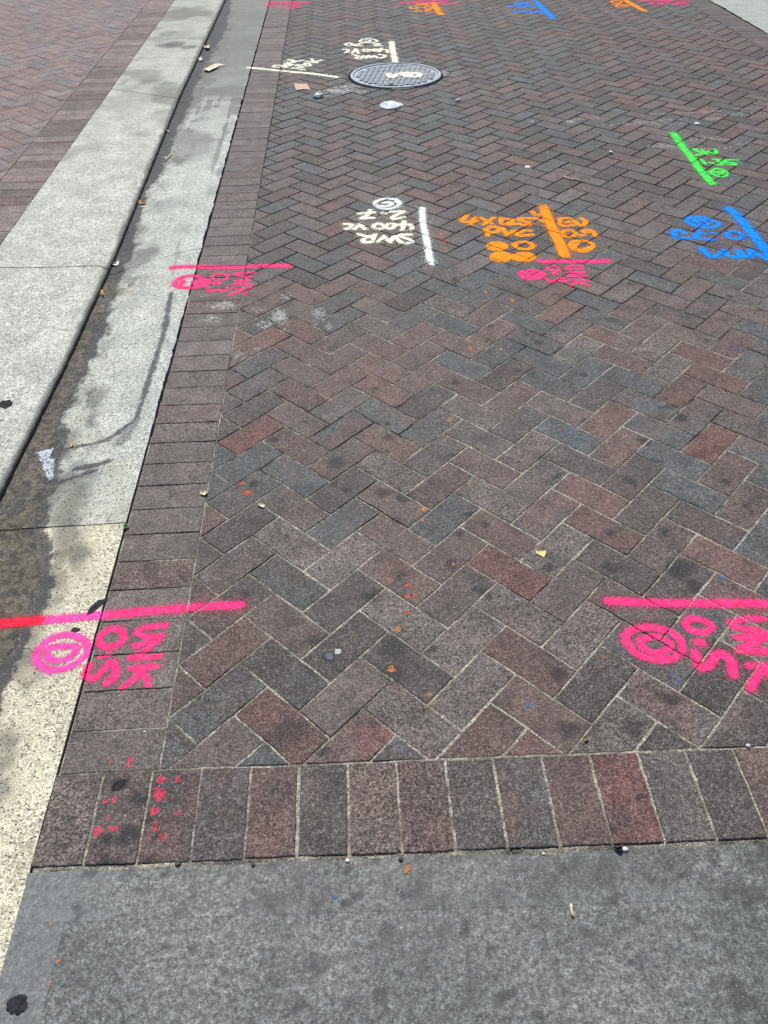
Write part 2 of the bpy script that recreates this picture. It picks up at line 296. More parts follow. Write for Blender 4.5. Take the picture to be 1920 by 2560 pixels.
BV, BF, BC, BS, BW = [], [], [], [], []; nv = 0
def add_brick(poly, z0, tx, ty, cls, key, joint=.002, zb=0., hole=True, alt='grbdnk'):
    """one paver: convex outline, bevelled rim, slightly uneven top"""
    global nv
    P = np.array(poly, float); c = P.mean(0); n = len(P)
    # inset the outline by the half joint
    Q = []
    for k in range(n):
        a, b, d = P[k-1], P[k], P[(k+1) % n]
        e1 = b-a; e2 = d-b; l1 = np.hypot(*e1); l2 = np.hypot(*e2)
        if l1 < 1e-5 or l2 < 1e-5: return
        n1 = np.array([-e1[1], e1[0]])/l1; n2 = np.array([-e2[1], e2[0]])/l2
        den = 1+n1@n2
        if den < .15: den = .15
        Q.append(b+(n1+n2)*joint/den)
    Q = np.array(Q)
    ar = .5*abs(sum(Q[k-1][0]*Q[k][1]-Q[k][0]*Q[k-1][1] for k in range(n)))
    if ar < .0006: return
    far = c[1]; seg = .016 if far < 1.6 else (.03 if far < 3.2 else .06)
    ring = []
    for k in range(n):
        a, b = Q[k], Q[(k+1) % n]; m = max(1, int(np.hypot(*(b-a))/seg))
        for q in range(m): ring.append(a+(b-a)*q/m)
    ring = np.array(ring); m = len(ring); cq = ring.mean(0)
    ring = ring+(np.c_[vn(ring[:, 0], ring[:, 1], 70, 3), vn(ring[:, 0], ring[:, 1], 70, 4)]-.5)*.0026
    dv = cq-ring; dl = np.maximum(np.hypot(dv[:, 0], dv[:, 1]), 1e-6)[:, None]
    bev = np.minimum(.0022, dl*.3)
    inner = ring+dv/dl*bev
    nr = 4 if far < 1.6 else (3 if far < 3.2 else 2)
    rings = [(ring, -.03), (ring, -.0014), (ring+dv/dl*bev*.4, -.0005), (inner, 0.)]+[(inner+(cq-inner)*(q/(nr)), 0.) for q in range(1, nr)]
    v = []
    for rr, dz in rings:
        z = z0+tx*(rr[:, 0]-c[0])+ty*(rr[:, 1]-c[1])+dz+zb+(vn(rr[:, 0], rr[:, 1], 45, 8)-.5)*.0010
        if dz < -.02: z = np.full(m, -.03+zb)
        v.append(np.c_[rr, z])
    v.append(np.array([[cq[0], cq[1], z0+zb]])); v = np.concatenate(v)
    if hole:
        d = v[:, :2]-MH; r = np.hypot(d[:, 0], d[:, 1]); lim = MHR+.012
        if r.min() < lim:
            if r.max() < lim+.004: return
            k = r < lim; v[k, :2] = MH+d[k]/r[k][:, None]*lim
    f = []
    for q in range(len(rings)-1):
        for k in range(m): k2 = (k+1) % m; f.append((nv+q*m+k, nv+q*m+k2, nv+(q+1)*m+k2, nv+(q+1)*m+k))
    o = nv+(len(rings)-1)*m; ce = nv+len(rings)*m
    for k in range(m): f.append((o+k, o+(k+1) % m, ce, ce))
    BF.extend(f); BV.append(v); nv += len(v)
    base = np.array(CL[cls]); rr = [float(hsh(key[0], key[1], s)) for s in (51, 52, 53, 54)]
    second = np.array(CL[alt[int(rr[0]*(len(alt)-.01))]])
    t = sstep(.40, .62, fbm(v[:, 0]+rr[1]*9, v[:, 1]+rr[2]*9, 9, 61, 3))[:, None]*(.15+.6*rr[3])
    BC.append((base*(1-t)+second*t)*(.86+.3*rr[1])); BS.append(brick_stain(v[:, 0], v[:, 1]))
    wear = {'l': .9, 'm': .9, 'g': .6}.get(cls, .2+.5*rr[2])
    BW.append(np.clip(wear*(.55+.9*fbm(v[:, 0], v[:, 1], 14, 71, 3)), 0, 1))
def clip(poly, a, b, c):       # keep a*x+b*y+c >= 0
    out = []
    for k in range(len(poly)):
        p, q = poly[k-1], poly[k]; dp = a*p[0]+b*p[1]+c; dq = a*q[0]+b*q[1]+c
        if (dp >= 0) != (dq >= 0): t = dp/(dp-dq); out.append((p[0]+(q[0]-p[0])*t, p[1]+(q[1]-p[1])*t))
        if dq >= 0: out.append(q)
    return out
def flush_bricks(name):
    global nv, BV, BF, BC, BS, BW
    o = mesh_obj(name, np.concatenate(BV), [tuple(dict.fromkeys(f)) for f in BF], M_BRICK, None,
                 dict(bcol=('FLOAT_COLOR', np.concatenate(BC)), stain=('FLOAT', np.concatenate(BS)), wear=('FLOAT', np.concatenate(BW))))
    nv = 0; BV, BF, BC, BS, BW = [], [], [], [], []
    return struct(o)
def auto_class(cx, cy, k1, k2):
    """mix of paver colours drifting across the street as in the photograph"""
    h = float(hsh(k1, k2, 99)); g = float(fbm(cx, cy, 1.1, 200, 3)); red = float(sstep(1.4, 2.8, cx)*sstep(2.6, 4., cy))
    if h < .10+.30*red: return 'r' if h < .07+.1*red else 'k'
    if h < .24+.2*red: return 'k'
    blue = .10+.35*float(sstep(.45, .62, g))*(1-red*.5)
    if h > 1-blue: return 'b'
    if h > .80-blue: return 'd'
    if h > .68-blue: return 'g'
    if h > .62-blue and cy < 2.5: return 'l'
    return 'n'
# herringbone of the street
for i in range(-110, 70):
    for j in range(-110, 70):
        d = (j-i) % 4
        if d not in (0, 1): continue
        lu, lv = (2, 1) if d == 0 else (1, 2)
        cx, cy = uv2xy(i+lu/2, j+lv/2)
        if not (XB-.15 < cx < XFB+.15 and ysold(cx)-.15 < cy < YTOP): continue
        q = [uv2xy(i, j), uv2xy(i, j+lv), uv2xy(i+lu, j+lv), uv2xy(i+lu, j)]
        ar = sum(q[k-1][0]*q[k][1]-q[k][0]*q[k-1][1] for k in range(4))
        if ar < 0: q = q[::-1]
        q = clip(q, 1, 0, -XB); q = clip(q, -1, 0, XFB) if q else q; q = clip(q, -SLP, 1, .789) if q else q
        if len(q) < 3: continue
        z0, tx, ty = [float(t) for t in brick_z(i, j, 0 if d == 0 else 1)]
        c = pick.get((i, j)) or auto_class(cx, cy, i, j)
        if cx < 0 and cy < .15 and (i, j) not in pick: c = 'nkdg'[int(float(hsh(i, j, 5))*3.99)]
        add_brick(q, z0, tx, ty, c, (i, j), .0020+.0014*float(hsh(i, j, 77))+.0012*min(1., max(0., (cy-1.5)/2)))
for k in range(0, 100):        # row along the gutter
    y0 = -.786+k*BP
    z0, tx, ty = [float(t) for t in brick_z(k, 0, 5)]
    h = float(hsh(k, 3, 8)); c = 'e' if h < .5 else ('f' if h < .85 else 'm')
    add_brick([(XG+.003, y0), (XB, y0), (XB, y0+BP), (XG+.003, y0+BP)], z0, tx, ty, c, (k, 500), .0013+.0008*h, alt='efefm')
    add_brick([(XFB, y0), (XFAR, y0), (XFAR, y0+BP), (XFB, y0+BP)], z0, tx, ty, 'n' if h < .6 else 'g', (k, 600), .002)
for k in range(0, 40):         # soldier row in front
    x0 = -.443+k*SP; z0, tx, ty = [float(t) for t in brick_z(k, 0, 7)]
    c = SOLDP[k] if k < len(SOLDP) else 'ndrgk'[int(float(hsh(k, 4, 4))*4.99)]
    add_brick([(x0, yslab(x0)+.0085), (x0+SP, yslab(x0+SP)+.0085), (x0+SP, ysold(x0+SP)), (x0, ysold(x0))], z0+.001, tx, ty, c, (k, 700), .0022+.0020*float(hsh(k, 2, 2)))
flush_bricks('brick_paving')
# upper plaza behind the kerb
ZP = .025; XK = -1.352; XKB = -1.60
for i in range(-110, 60):
    for j in range(-60, 90):
        d = (j-i) % 4
        if d not in (0, 1): continue
        lu, lv = (2, 1) if d == 0 else (1, 2)
        q = [uv2xy(i, j), uv2xy(i, j+lv), uv2xy(i+lu, j+lv), uv2xy(i+lu, j)]
        q = [(a-.03, b+.06) for a, b in q]
        cx, cy = np.mean(q, 0)
        if not (-5.2 < cx < XKB+.15 and -.5 < cy < YTOP): continue
        if sum(q[k-1][0]*q[k][1]-q[k][0]*q[k-1][1] for k in range(4)) < 0: q = q[::-1]
        q = clip(q, -1, 0, XKB)
        if len(q) < 3: continue
        h = float(hsh(i, j, 321)); c = 'q' if h < .45 else ('s' if h < .65 else 'p')
        z0, tx, ty = [float(t) for t in brick_z(i, j, 9)]
        add_brick(q, z0, tx, ty, c, (i, j+900), .0016, ZP, False, 'pqsp')
for k in range(0, 100):
    y0 = -.6+k*BP; z0, tx, ty = [float(t) for t in brick_z(k, 1, 5)]; h = float(hsh(k, 9, 8))
    add_brick([(XKB, y0), (XK-.002, y0), (XK-.002, y0+BP), (XKB, y0+BP)], z0, tx, ty, 'p' if h < .5 else ('m' if h < .8 else 'n'), (k, 800), .0013, ZP, False, 'pqmn')
flush_bricks('plaza_paving')

# sand in the joints
def grid(x0, x1, y0, y1, nx, ny, fz):
    X, Y = np.meshgrid(np.linspace(x0, x1, nx), np.linspace(y0, y1, ny)); X = X.ravel(); Y = Y.ravel()
    V = np.c_[X, Y, fz(X, Y)]; i = np.arange(nx*ny).reshape(ny, nx)
    F = np.stack([i[:-1, :-1], i[:-1, 1:], i[1:, 1:], i[1:, :-1]], -1).reshape(-1, 4); return V, F
V, F = grid(XG+.0015, XFAR, -1.05, YTOP, 420, 1050, lambda x, y: -.0016-.0022*sstep(.45, .75, fbm(x, y, 5, 300))-.004*sstep(.8, 3., y))
dk = np.clip(.45*sstep(.4, .62, fbm(V[:, 0], V[:, 1], 30, 313))+.35*(1-sstep(.004, .02, np.abs(V[:, 1]-yslab(V[:, 0]))))*sstep(.4, .55, fbm(V[:, 0], V[:, 1], 11, 314))+.75*sstep(.50, .68, fbm(V[:, 0], V[:, 1], 2.2, 310))*sstep(-.2, .9, V[:, 1])+.75*sstep(1.2, 3.4, V[:, 1])+.25*sstep(.5, .7, fbm(V[:, 0], V[:, 1], 14, 311)), 0, 1)  # patchy dirt, plus the shade of distant joints painted into the sand colour
d = np.hypot(V[:, 0]-MH[0], V[:, 1]-MH[1]); V[:, 2] -= np.where(d < MHR+.015, .05, 0)
k = (V[:, 1] < -.99); V[k, 2] = -.0035; V[V[:, 1] < -1.03, 2] = -.02
struct(mesh_obj('joint_sand', V, F, M_SAND, None, dict(dirt=('FLOAT', dk))))
V, F = grid(-5.3, XK, -.8, YTOP, 60, 120, lambda x, y: ZP-.0045+x*0)
struct(mesh_obj('plaza_sand', V, F, M_SAND, None, dict(dirt=('FLOAT', .35+0*V[:, 0]))))

# ------------------------------------------------------------------ gutter and kerb
FACE = np.array([(-4, -.84), (.145, -.832), (.85, -.814), (1.78, -.813), (4.2, -.864), (7.5, -.871), (12, -.871)])
def xface(y): return np.interp(y, FACE[:, 0], FACE[:, 1])
def pl(pts): p = np.array(pts); return lambda x: np.interp(x, p[:, 0], p[:, 1])
crackG = pl([(-.88, 1.55), (-.784, 1.608), (-.744, 1.642), (-.698, 1.684), (-.637, 1.725), (-.574, 1.759), (-.543, 1.787), (-.49, 1.807), (-.437, 1.827)])
GJ = [pl([(-.9, -4), (-.4, -4)]), pl([(-.85, -.004), (-.44, .003)]), crackG, pl([(-.85, 4.115), (-.436, 4.155)]), pl([(-.85, 6.9), (-.436, 6.93)]), pl([(-.9, YTOP), (-.4, YTOP)])]
BAND = np.array([(-4, -.60), (-.577, -.615), (-.489, -.62), (-.377, -.606), (-.296, -.588), (-.205, -.579), (-.127, -.62), (0, -.669), (.077, -.681), (.174, -.678), (.406, -.721), (.579, -.743), (.768, -.734), (.956, -.736), (1.186, -.723), (1.394, -.742), (1.6, -.754), (1.773, -.748), (2.13, -.776), (2.48, -.798), (3.0, -.787), (3.5, -.785), (4.15, -.782), (4.8, -.798), (5.4, -.783), (6.2, -.75), (7.5, -.82), (10, -.82)])
BROWN = np.array([(-4, .10), (-.5, .17), (-.2, .20), (0, .12), (.1, .12), (.5, .05), (.72, .055), (.85, .07), (.96, .035), (1.2, .03), (1.6, .012), (2., 0), (10, 0)])
STRK = [([(-.515, 1.403), (-.496, 1.074), (-.497, .721), (-.502, .509), (-.572, .404), (-.714, .357)], .014, .7), ([(-.50, .51), (-.53, .38)], .03, .5), ([(-.55, .291), (-.65, .252)], .011, .75), ([(-.578, .248), (-.68, .198)], .01, .75), ([(-.63, .30), (-.60, .42), (-.66, .55)], .02, .4), ([(-.53, 1.5), (-.55, 1.9)], .012, .4)]
def pdist(x, y, pts):
    d = np.full(x.shape, 9.)
    for (a, b), (c, e) in zip(pts[:-1], pts[1:]):
        l2 = (c-a)**2+(e-b)**2+1e-12; t = np.clip(((x-a)*(c-a)+(y-b)*(e-b))/l2, 0, 1)
        d = np.minimum(d, np.hypot(x-a-t*(c-a), y-b-t*(e-b)))
    return d
def panel_mesh(lo, hi, xl, xr, nx, step, zf, gap=.0025):
    """slab panel between two joint lines; returns verts, faces with skirts"""
    ym = float(np.mean(hi(np.array([-.6]))-lo(np.array([-.6])))); ny = max(3, int(ym/step))
    s = np.linspace(0, 1, nx); t = np.linspace(0, 1, ny)
    T, Sx = np.meshgrid(t, s, indexing='ij')
    yc = 0.; X = np.zeros_like(T); Y = np.zeros_like(T)
    xa = xl(np.zeros(1))[0]
    for it in range(3):
        yl = lo(X if it else Sx*.4-.85); yh = hi(X if it else Sx*.4-.85)
        Y = (yl+gap)*(1-T)+(yh-gap)*T; X = xl(Y)*(1-Sx)+xr(Y)*Sx
    Z = zf(X, Y); V = np.c_[X.ravel(), Y.ravel(), Z.ravel()]
    i = np.arange(nx*ny).reshape(ny, nx)
    F = np.stack([i[:-1, :-1], i[:-1, 1:], i[1:, 1:], i[1:, :-1]], -1).reshape(-1, 4)
    # skirts
    rim = np.concatenate([i[0, :], i[1:, -1], i[-1, ::-1][1:], i[::-1, 0][1:]])
    sk = V[rim].copy(); sk[:, 2] = -.05; o = len(V); m = len(rim)
    k = np.arange(m-1); F2 = np.stack([rim[k], o+k, o+k+1, rim[k+1]], -1)
    return np.concatenate([V, sk]), np.concatenate([F, F2])
def join(parts):
    V, F, o = [], [], 0
    for v, f in parts: V.append(v); F.append(f+o); o += len(v)
    return np.concatenate(V), np.concatenate(F)
edge = lambda y: XG-.0015+(fbm(0*y+3, y, 18, 401, 4)-.62)*.014*sstep(.2, .9, y)-.0022
parts = [panel_mesh(GJ[k], GJ[k+1], lambda y: xface(y)-.004, edge, 44, .011, gut_z) for k in range(5)]
V, F = join(parts); x, y = V[:, 0], V[:, 1]
bx = np.interp(y, BAND[:, 0], BAND[:, 1])+(fbm(x, y, 16, 500)-.5)*.06+(fbm(x, y, 60, 501)-.5)*.03
inband = 1-sstep(-.018, .022, x-bx)
bw = np.interp(y, BROWN[:, 0], BROWN[:, 1]); bxx = xface(y)+.02+bw+(fbm(x, y, 12, 510)-.5)*.06
brown = (1-sstep(-.02, .02, x-bxx))*sstep(.0, .02, bw)*(1-.9*sstep(.57, .72, fbm(x, y, 13, 520)))
dirt = inband*(.95-.55*brown)*(.8+.3*fbm(x, y, 10, 530)); brown = brown*.95
for pts, wd, s in STRK: dirt = np.maximum(dirt, s*(1-sstep(.35, 1.3, (pdist(x, y, pts)+(fbm(x, y, 60, 540)-.5)*.016)/(wd*(.5+1.0*vn(x, y, 22, 541))))))
dirt = np.maximum(dirt, .75*(1-sstep(0, .12, np.hypot((x+.75)*1.5, y-.3)))*.0)
grime = .75*sstep(.45, .7, fbm(x, y, 5, 550))*sstep(.08, .0, x-bx-.08)+.45*sstep(.5, .75, fbm(x, y, 3, 560))*(y > 0)+.8*sstep(2.2, 5.4, y)+.35*(y < 0)*sstep(.45, .66, fbm(x, y, 16, 565, 5))*sstep(-.46, -.56, x)
grime = np.maximum(grime, .6*sstep(-.55, -.62, x)*(y < -.35)*sstep(.3, .6, fbm(x, y, 20, 566, 5)))
lg = .6*fbm(x*24, y*1.6, 1., 580, 5)+.4*fbm(x, y, 9, 582, 5)
grime = np.maximum(grime, (.35+.5*sstep(1.5, 4, y))*sstep(.46, .62, lg)*(y > .02))
grime = np.maximum(grime, .8*sstep(.09, .0, x-bx)*sstep(.35, .6, fbm(x, y, 14, 581)))
dirt = np.maximum(dirt, .6*sstep(.57, .66, lg)*sstep(.16, .0, x-bx)*(y > .3))
warm = 1.*(y < .0)+.35*((y > 0) & (y < 1.7))*sstep(.4, .7, fbm(x, y, 4, 570))
struct(mesh_obj('gutter', V, F, M_CONC, None, dict(dirt=('FLOAT', dirt), brown=('FLOAT', brown), warm=('FLOAT', warm), grime=('FLOAT', grime))))
V, F = grid(-1.4, XG, -4, YTOP, 4, 4, lambda x, y: -.03+0*x)
struct(mesh_obj('gutter_bed', V, F, plain_material('damp soil', (.012, .011, .01), (.03, .026, .02))))

kc = [(at(x*A_, 640+y*A_, ZP)[0], at(x*A_, 640+y*A_, ZP)[1]) for x, y in [(0, 75), (150, 78), (290, 75), (430, 70), (590, 65), (660, 95)]]
crackK = pl([(-1.5, kc[0][1]+.01)]+kc+[(-.80, kc[-1][1]-.012)])
j1 = [at(283, 223, ZP), at(444, 245, ZP)]
KJ = [pl([(-1.5, -4), (-.8, -4)]), crackK, pl([(j1[0][0], j1[0][1]), (j1[1][0], j1[1][1])]), pl([(-1.4, 7.9), (-.8, 7.75)]), pl([(-1.5, YTOP), (-.8, YTOP)])]
def kerb_panel(lo, hi):
    # across-profile: flat top, rounded grimy nose, vertical face
    prof = [(s, 0.) for s in np.linspace(0, .955, 34)]
    nx = len(prof); ny = int(float(np.mean(hi(np.array([-1.]))-lo(np.array([-1.]))))/.022)
    Tt = np.linspace(0, 1, ny); V = []
    for t in Tt:
        row = []
        x = np.array([XK+(-.838-XK)*s for s, _ in prof]); yl = lo(x)+.0035; yh = hi(x)-.0035; y = yl+(yh-yl)*t
        xf = xface(y); x = XK+(xf-.013-XK)*np.array([s for s, _ in prof])/.955
        z = ZP+(fbm(x, y, 6, 610)-.5)*.002
        row += list(zip(x, y, z)); ye = y[-1]; xe = float(xface(ye))+(float(vn(1., ye, 30, 5))-.5)*.003
        for a in (25, 50, 72, 88): row.append((xe-.013+.013*math.sin(math.radians(a)), ye, ZP-.011*(1-math.cos(math.radians(a)))+.0))
        row += [(xe, ye, ZP-.018), (xe+.001, ye, -.045)]
        V.append(row)
    n2 = len(V[0]); V = np.array(V).reshape(-1, 3); i = np.arange(ny*n2).reshape(ny, n2)
    F = np.stack([i[:-1, :-1], i[:-1, 1:], i[1:, 1:], i[1:, :-1]], -1).reshape(-1, 4)
    ex = []; o = len(V)
    for rowi, fl in ((i[0], 0), (i[-1], 1)):
        sk = V[rowi].copy(); sk[:, 2] = -.05; V = np.concatenate([V, sk]); k = np.arange(n2-1)
        F = np.concatenate([F, np.stack([rowi[k], o+k, o+k+1, rowi[k+1]], -1)]); o = len(V)
    return V, F
V, F = join([kerb_panel(KJ[k], KJ[k+1]) for k in range(4)])
x, y, z = V.T; dx = xface(y)-x
grime = .8*(1-sstep(.002, .024, dx+(fbm(x, y, 25, 640)-.5)*.02))+.25*sstep(.5, .75, fbm(x, y, 2.4, 620))
dirt = 1.2*(z < ZP-.012)  # face blackened: grime and its contact shade, both put into the colour
for px, py, r, s in [(430, 112, .13, .9), (472, 118, .07, .8), (365, 205, .1, .4), (350, 335, .08, .35), (160, 660, .02, .6), (205, 840, .012, .6), (90, 830, .02, .5), (470, 30, .3, .35)]:
    a = at(px, py, ZP); grime = np.maximum(grime, s*(1-sstep(.2, 1.2, np.hypot(x-a[0], (y-a[1]))/r+(fbm(x, y, 14, 630)-.5)*.8)))
    if s > .85: dirt = np.maximum(dirt, .55*(1-sstep(.1, .8, np.hypot(x-a[0], (y-a[1])*.8)/r+(fbm(x, y, 20, 631)-.5)*.9)))
struct(mesh_obj('kerb', V, F, M_CONC, None, dict(dirt=('FLOAT', dirt), brown=('FLOAT', 0*x), warm=('FLOAT', .12+0*x), grime=('FLOAT', grime+.42*sstep(1.5, 6, y)+.30*sstep(.45, .7, fbm(x, y, 5, 641))*sstep(.5, 2, y)))))
# far gutter strip on the other side of the street
V, F = grid(XFAR+.006, 4.6, -3, YTOP, 60, 300, lambda x, y: .004+(fbm(x, y, 8, 700)-.5)*.004)
k = np.abs(V[:, 0]-V[:, 0].min()) < 1e-6; V[k, 0] += (fbm(V[k, 1], V[k, 1], 14, 705)-.5)*.03
fd = .9*sstep(.52, .72, fbm(V[:, 0], V[:, 1], 5, 710))*sstep(4.1, 4.35, V[:, 0])
struct(mesh_obj('far_gutter', V, F, M_CONC, None, dict(dirt=('FLOAT', fd), brown=('FLOAT', 0*fd), warm=('FLOAT', 0*fd), grime=('FLOAT', .45+.3*fd))))
V, F = grid(4.6, 9, -3, YTOP, 30, 60, lambda x, y: .03+0*x)
struct(mesh_obj('far_pavement', V, F, M_CONC, None, dict(dirt=('FLOAT', 0*V[:, 0]), brown=('FLOAT', 0*V[:, 0]), warm=('FLOAT', 0*V[:, 0]), grime=('FLOAT', .4+0*V[:, 0]))))

# ------------------------------------------------------------------ dark concrete slab in front
SLST = [(x, y, r, s) for x, y, r, s in [(640+590*A_, 1920+880*A_, .016, 1), (640+660*A_, 1920+830*A_, .018, .9), (640+430*A_, 1920+1270*A_, .032, .8), (640+360*A_, 1920+1310*A_, .012, .9), (640+590*A_, 1920+1310*A_, .007, 1), (640+810*A_, 1920+1470*A_, .025, .85), (640+880*A_, 1920+1090*A_, .06, .5), (640+780*A_, 1920+1250*A_, .05, .5), (640+1350*A_, 1920+1020*A_, .016, .9), (640+1370*A_, 1920+1090*A_, .012, .8), (640+1370*A_, 1920+1190*A_, .03, .5), (640+1050*A_, 1920+740*A_, .03, .7), (640+1210*A_, 1920+840*A_, .028, .6), (640+620*A_, 1920+1550*A_, .008, 1), (640+470*A_, 1920+1490*A_, .008, .9), (640+160*A_, 1920+1390*A_, .008, .9), (640+180*A_, 1920+1120*A_, .05, .4),
 (1280+370*A_, 1920+630*A_, .02, .7), (1280+270*A_, 1920+830*A_, .014, .8), (1280+850*A_, 1920+690*A_, .022, .7), (1280+890*A_, 1920+750*A_, .014, .9), (1280+980*A_, 1920+730*A_, .014, .9), (1280+1320*A_, 1920+620*A_, .016, .9), (1280+1280*A_, 1920+580*A_, .012, .7), (1280+460*A_, 1920+1060*A_, .035, .8), (1280+905*A_, 1920+980*A_, .015, .95), (1280+1230*A_, 1920+1080*A_, .011, .8), (1280+1510*A_, 1920+890*A_, .016, .8), (1280+1450*A_, 1920+1400*A_, .035, .8), (1280+560*A_, 1920+1120*A_, .05, .5), (1280+180*A_, 1920+1580*A_, .016, .6), (1280+600*A_, 1920+960*A_, .03, .4), (1280+1620*A_, 1920+710*A_, .01, .6), (1280+760*A_, 1920+770*A_, .01, .5),
 (480*A_, 1920+900*A_, .018, .9), (490*A_, 1920+980*A_, .013, .9), (510*A_, 1920+1160*A_, .017, .8), (1070*A_, 1920+1180*A_, .008, 1), (1475*A_, 1920+1320*A_, .007, 1), (255*A_, 1920+1275*A_, .006, .8), (530*A_, 1920+1440*A_, .010, .6), (490*A_, 1920+1580*A_, .007, .9), (1270*A_, 1920+1430*A_, .006, .9), (590*A_, 1920+1615*A_, .006, .9), (1580*A_, 1920+920*A_, .03, .5), (1300*A_, 1920+1480*A_, .05, .35)]]
SLW = np.array([(at(x, y)[0], at(x, y)[1], r*(.8 if r < .03 else .55), s) for x, y, r, s in SLST])
def slab_patch(x0, x1, top, bot, nx, ny, zc):
    s = np.linspace(0, 1, nx); t = np.linspace(0, 1, ny); T, Q = np.meshgrid(t, s, indexing='ij')
    Y = 0*T
    X = x0(T)*(1-Q)+x1(T)*Q; Y = bot(X)*(1-T)+top(X)*T
    V = np.c_[X.ravel(), Y.ravel(), (zc+(fbm(X, Y, 5, 800)-.5)*.002+0*X).ravel()]; i = np.arange(nx*ny).reshape(ny, nx)
    F = np.stack([i[:-1, :-1], i[:-1, 1:], i[1:, 1:], i[1:, :-1]], -1).reshape(-1, 4)
    rim = np.concatenate([i[0, :], i[1:, -1], i[-1, ::-1][1:], i[::-1, 0][1:]]); sk = V[rim].copy(); sk[:, 2] = -.05; o = len(V)
    k = np.arange(len(rim)-1); return np.concatenate([V, sk]), np.concatenate([F, np.stack([rim[k], o+k, o+k+1, rim[k+1]], -1)])
gy = lambda x: -1.0965-.0225*x
rag = lambda x: yslab(x)+.001+(fbm(x, 0*x, 16, 810, 4)-.5)*.006-.006*sstep(.010, .0, np.abs(x-.57)-.03)
parts = [slab_patch(lambda t: XG-.006+0*t, lambda t: 5+0*t, rag, lambda x: gy(x)+.0004, 900, 12, .0006),
         slab_patch(lambda t: XG-.012+.006*t, lambda t: -.3485-.011+.011*t-.0004, lambda x: gy(x), lambda x: -3.2+0*x, 8, 200, .0006),
         slab_patch(lambda t: -.3485-.011+.011*t, lambda t: 5+0*t, lambda x: gy(x), lambda x: -3.2+0*x, 420, 180, .00055)]
strip = np.concatenate([np.full(len(p[0]), k) for k, p in enumerate(parts)]) == 1
V, F = join(parts); x, y = V[:, 0], V[:, 1]
st = blots(x, y, SLW); st = np.maximum(st, .42*sstep(.5, .72, fbm(x*1.6, y*.9, 15, 820, 6)))
st = np.maximum(st, .5*(y > gy(x))*sstep(.36, .6, fbm(x, y, 22, 821, 5))*sstep(-.25, -.1, x))
st = np.maximum(st, .7*sstep(.62, .72, fbm(x, y, 28, 822, 3)))
pale = .75*strip+.7*(~strip)*(y > gy(x))*sstep(-.22, -.36, x)+.4*(1-sstep(.004, .022, np.abs(y-gy(x)-.008)))*sstep(.42, .62, fbm(x, y, 12, 830))*(y > gy(x))
struct(mesh_obj('concrete_slab', V, F, M_SLAB, None, dict(stain=('FLOAT', st), pale=('FLOAT', pale))))
V, F = grid(-300, 300, -300, 300, 2, 2, lambda x, y: -.06+0*x)
struct(mesh_obj('ground', V, F, plain_material('worn asphalt', (.045, .045, .045), (.07, .068, .065), 30, .9)))

# ------------------------------------------------------------------ spray paint
def smooth_line(p):
    p = np.array(p, float)
    if len(p) < 3: return p
    closed = np.hypot(*(p[0]-p[-1])) < 1e-9
    out = []
    for k in range(len(p)-1):
        a = p[k-1] if k > 0 else (p[-2] if closed else p[0]); b, c = p[k], p[k+1]
        d = p[k+2] if k+2 < len(p) else (p[1] if closed else p[-1])
        for t in np.linspace(0, 1, 7)[:-1]:
            out.append(.5*((2*b)+(c-a)*t+(2*a-5*b+4*c-d)*t*t+(3*b-a-3*c+d)*t**3))
    out.append(p[-1]); return np.array(out)
class Raster:
    """lays paint as small ragged flakes draped over the bricks and joints"""
    def __init__(s, res, lift, seed=0): s.res, s.lift, s.seed, s.used = res, lift, seed, {}
    def build(s, name, mat, prob, bbox, root, zf=None, jskip=.6):
        r = s.res; i0, i1 = int(math.floor(bbox[0]/r)), int(math.ceil(bbox[2]/r)); j0, j1 = int(math.floor(bbox[1]/r)), int(math.ceil(bbox[3]/r))
        I, J = np.meshgrid(np.arange(i0, i1), np.arange(j0, j1)); I = I.ravel(); J = J.ravel()
        x = (I+.5)*r; y = (J+.5)*r; p = prob(x, y)
        if zf is None:
            z, e = surf(x, y); p = p*np.where(e < .0024, 1-jskip, 1.)
        keep = hsh(I, J, s.seed+5) < p
        I, J = I[keep], J[keep]
        m = np.array([(a, b) not in s.used for a, b in zip(I, J)], bool); I, J = I[m], J[m]
        for a, b in zip(I, J): s.used[(a, b)] = 1
        if len(I) == 0: return None
        CI = np.concatenate([I, I+1, I+1, I]); CJ = np.concatenate([J, J, J+1, J+1]); n = len(I)
        key, inv = np.unique(CI.astype(np.int64)*1000003+CJ, return_inverse=True); first = np.zeros(len(key), int); first[inv] = np.arange(4*n)
        ci, cj = CI[first], CJ[first]
        x = (ci+(hsh(ci, cj, 61)-.5)*.75)*r; y = (cj+(hsh(ci, cj, 62)-.5)*.75)*r
        if zf is None:
            z, e = surf(x, y); z = z-np.clip(.0035-e, 0, .0035)*.75
        else: z = zf(x, y)
        V = np.c_[x, y, z+s.lift]; F = inv.reshape(4, n).T
        o = mesh_obj(name, V, F, mat); return local(o, root) if root else o
def stroke_prob(lines, w, fill=False, soft=1.):
    def f(x, y):
        d = np.full(x.shape, 9.)
        for p in lines: d = np.minimum(d, pdist(x, y, p))
        if fill:
            P = lines[0]; ins = np.zeros(x.shape, bool)
            for k in range(len(P)-1):
                (a, b), (c, e) = P[k], P[k+1]
                m = ((b > y) != (e > y)) & (x < (c-a)*(y-b)/(e-b+1e-12)+a); ins ^= m
            d = np.where(ins, 0, d)
        q = (d+(vn(x, y, 130, 15)-.5)*.0035)/(w/2)
        body = (.97-.33*sstep(.55, .75, vn(x, y, 420, 16)))*(1-.35*sstep(.62, .8, fbm(x, y, 60, 17, 3)))
        return np.clip(body*(1-sstep(.5, 1.42*soft, q))+.24*np.exp(-np.maximum(q-1, 0)*1.7)*(q < 4.2), 0, 1)
    return f
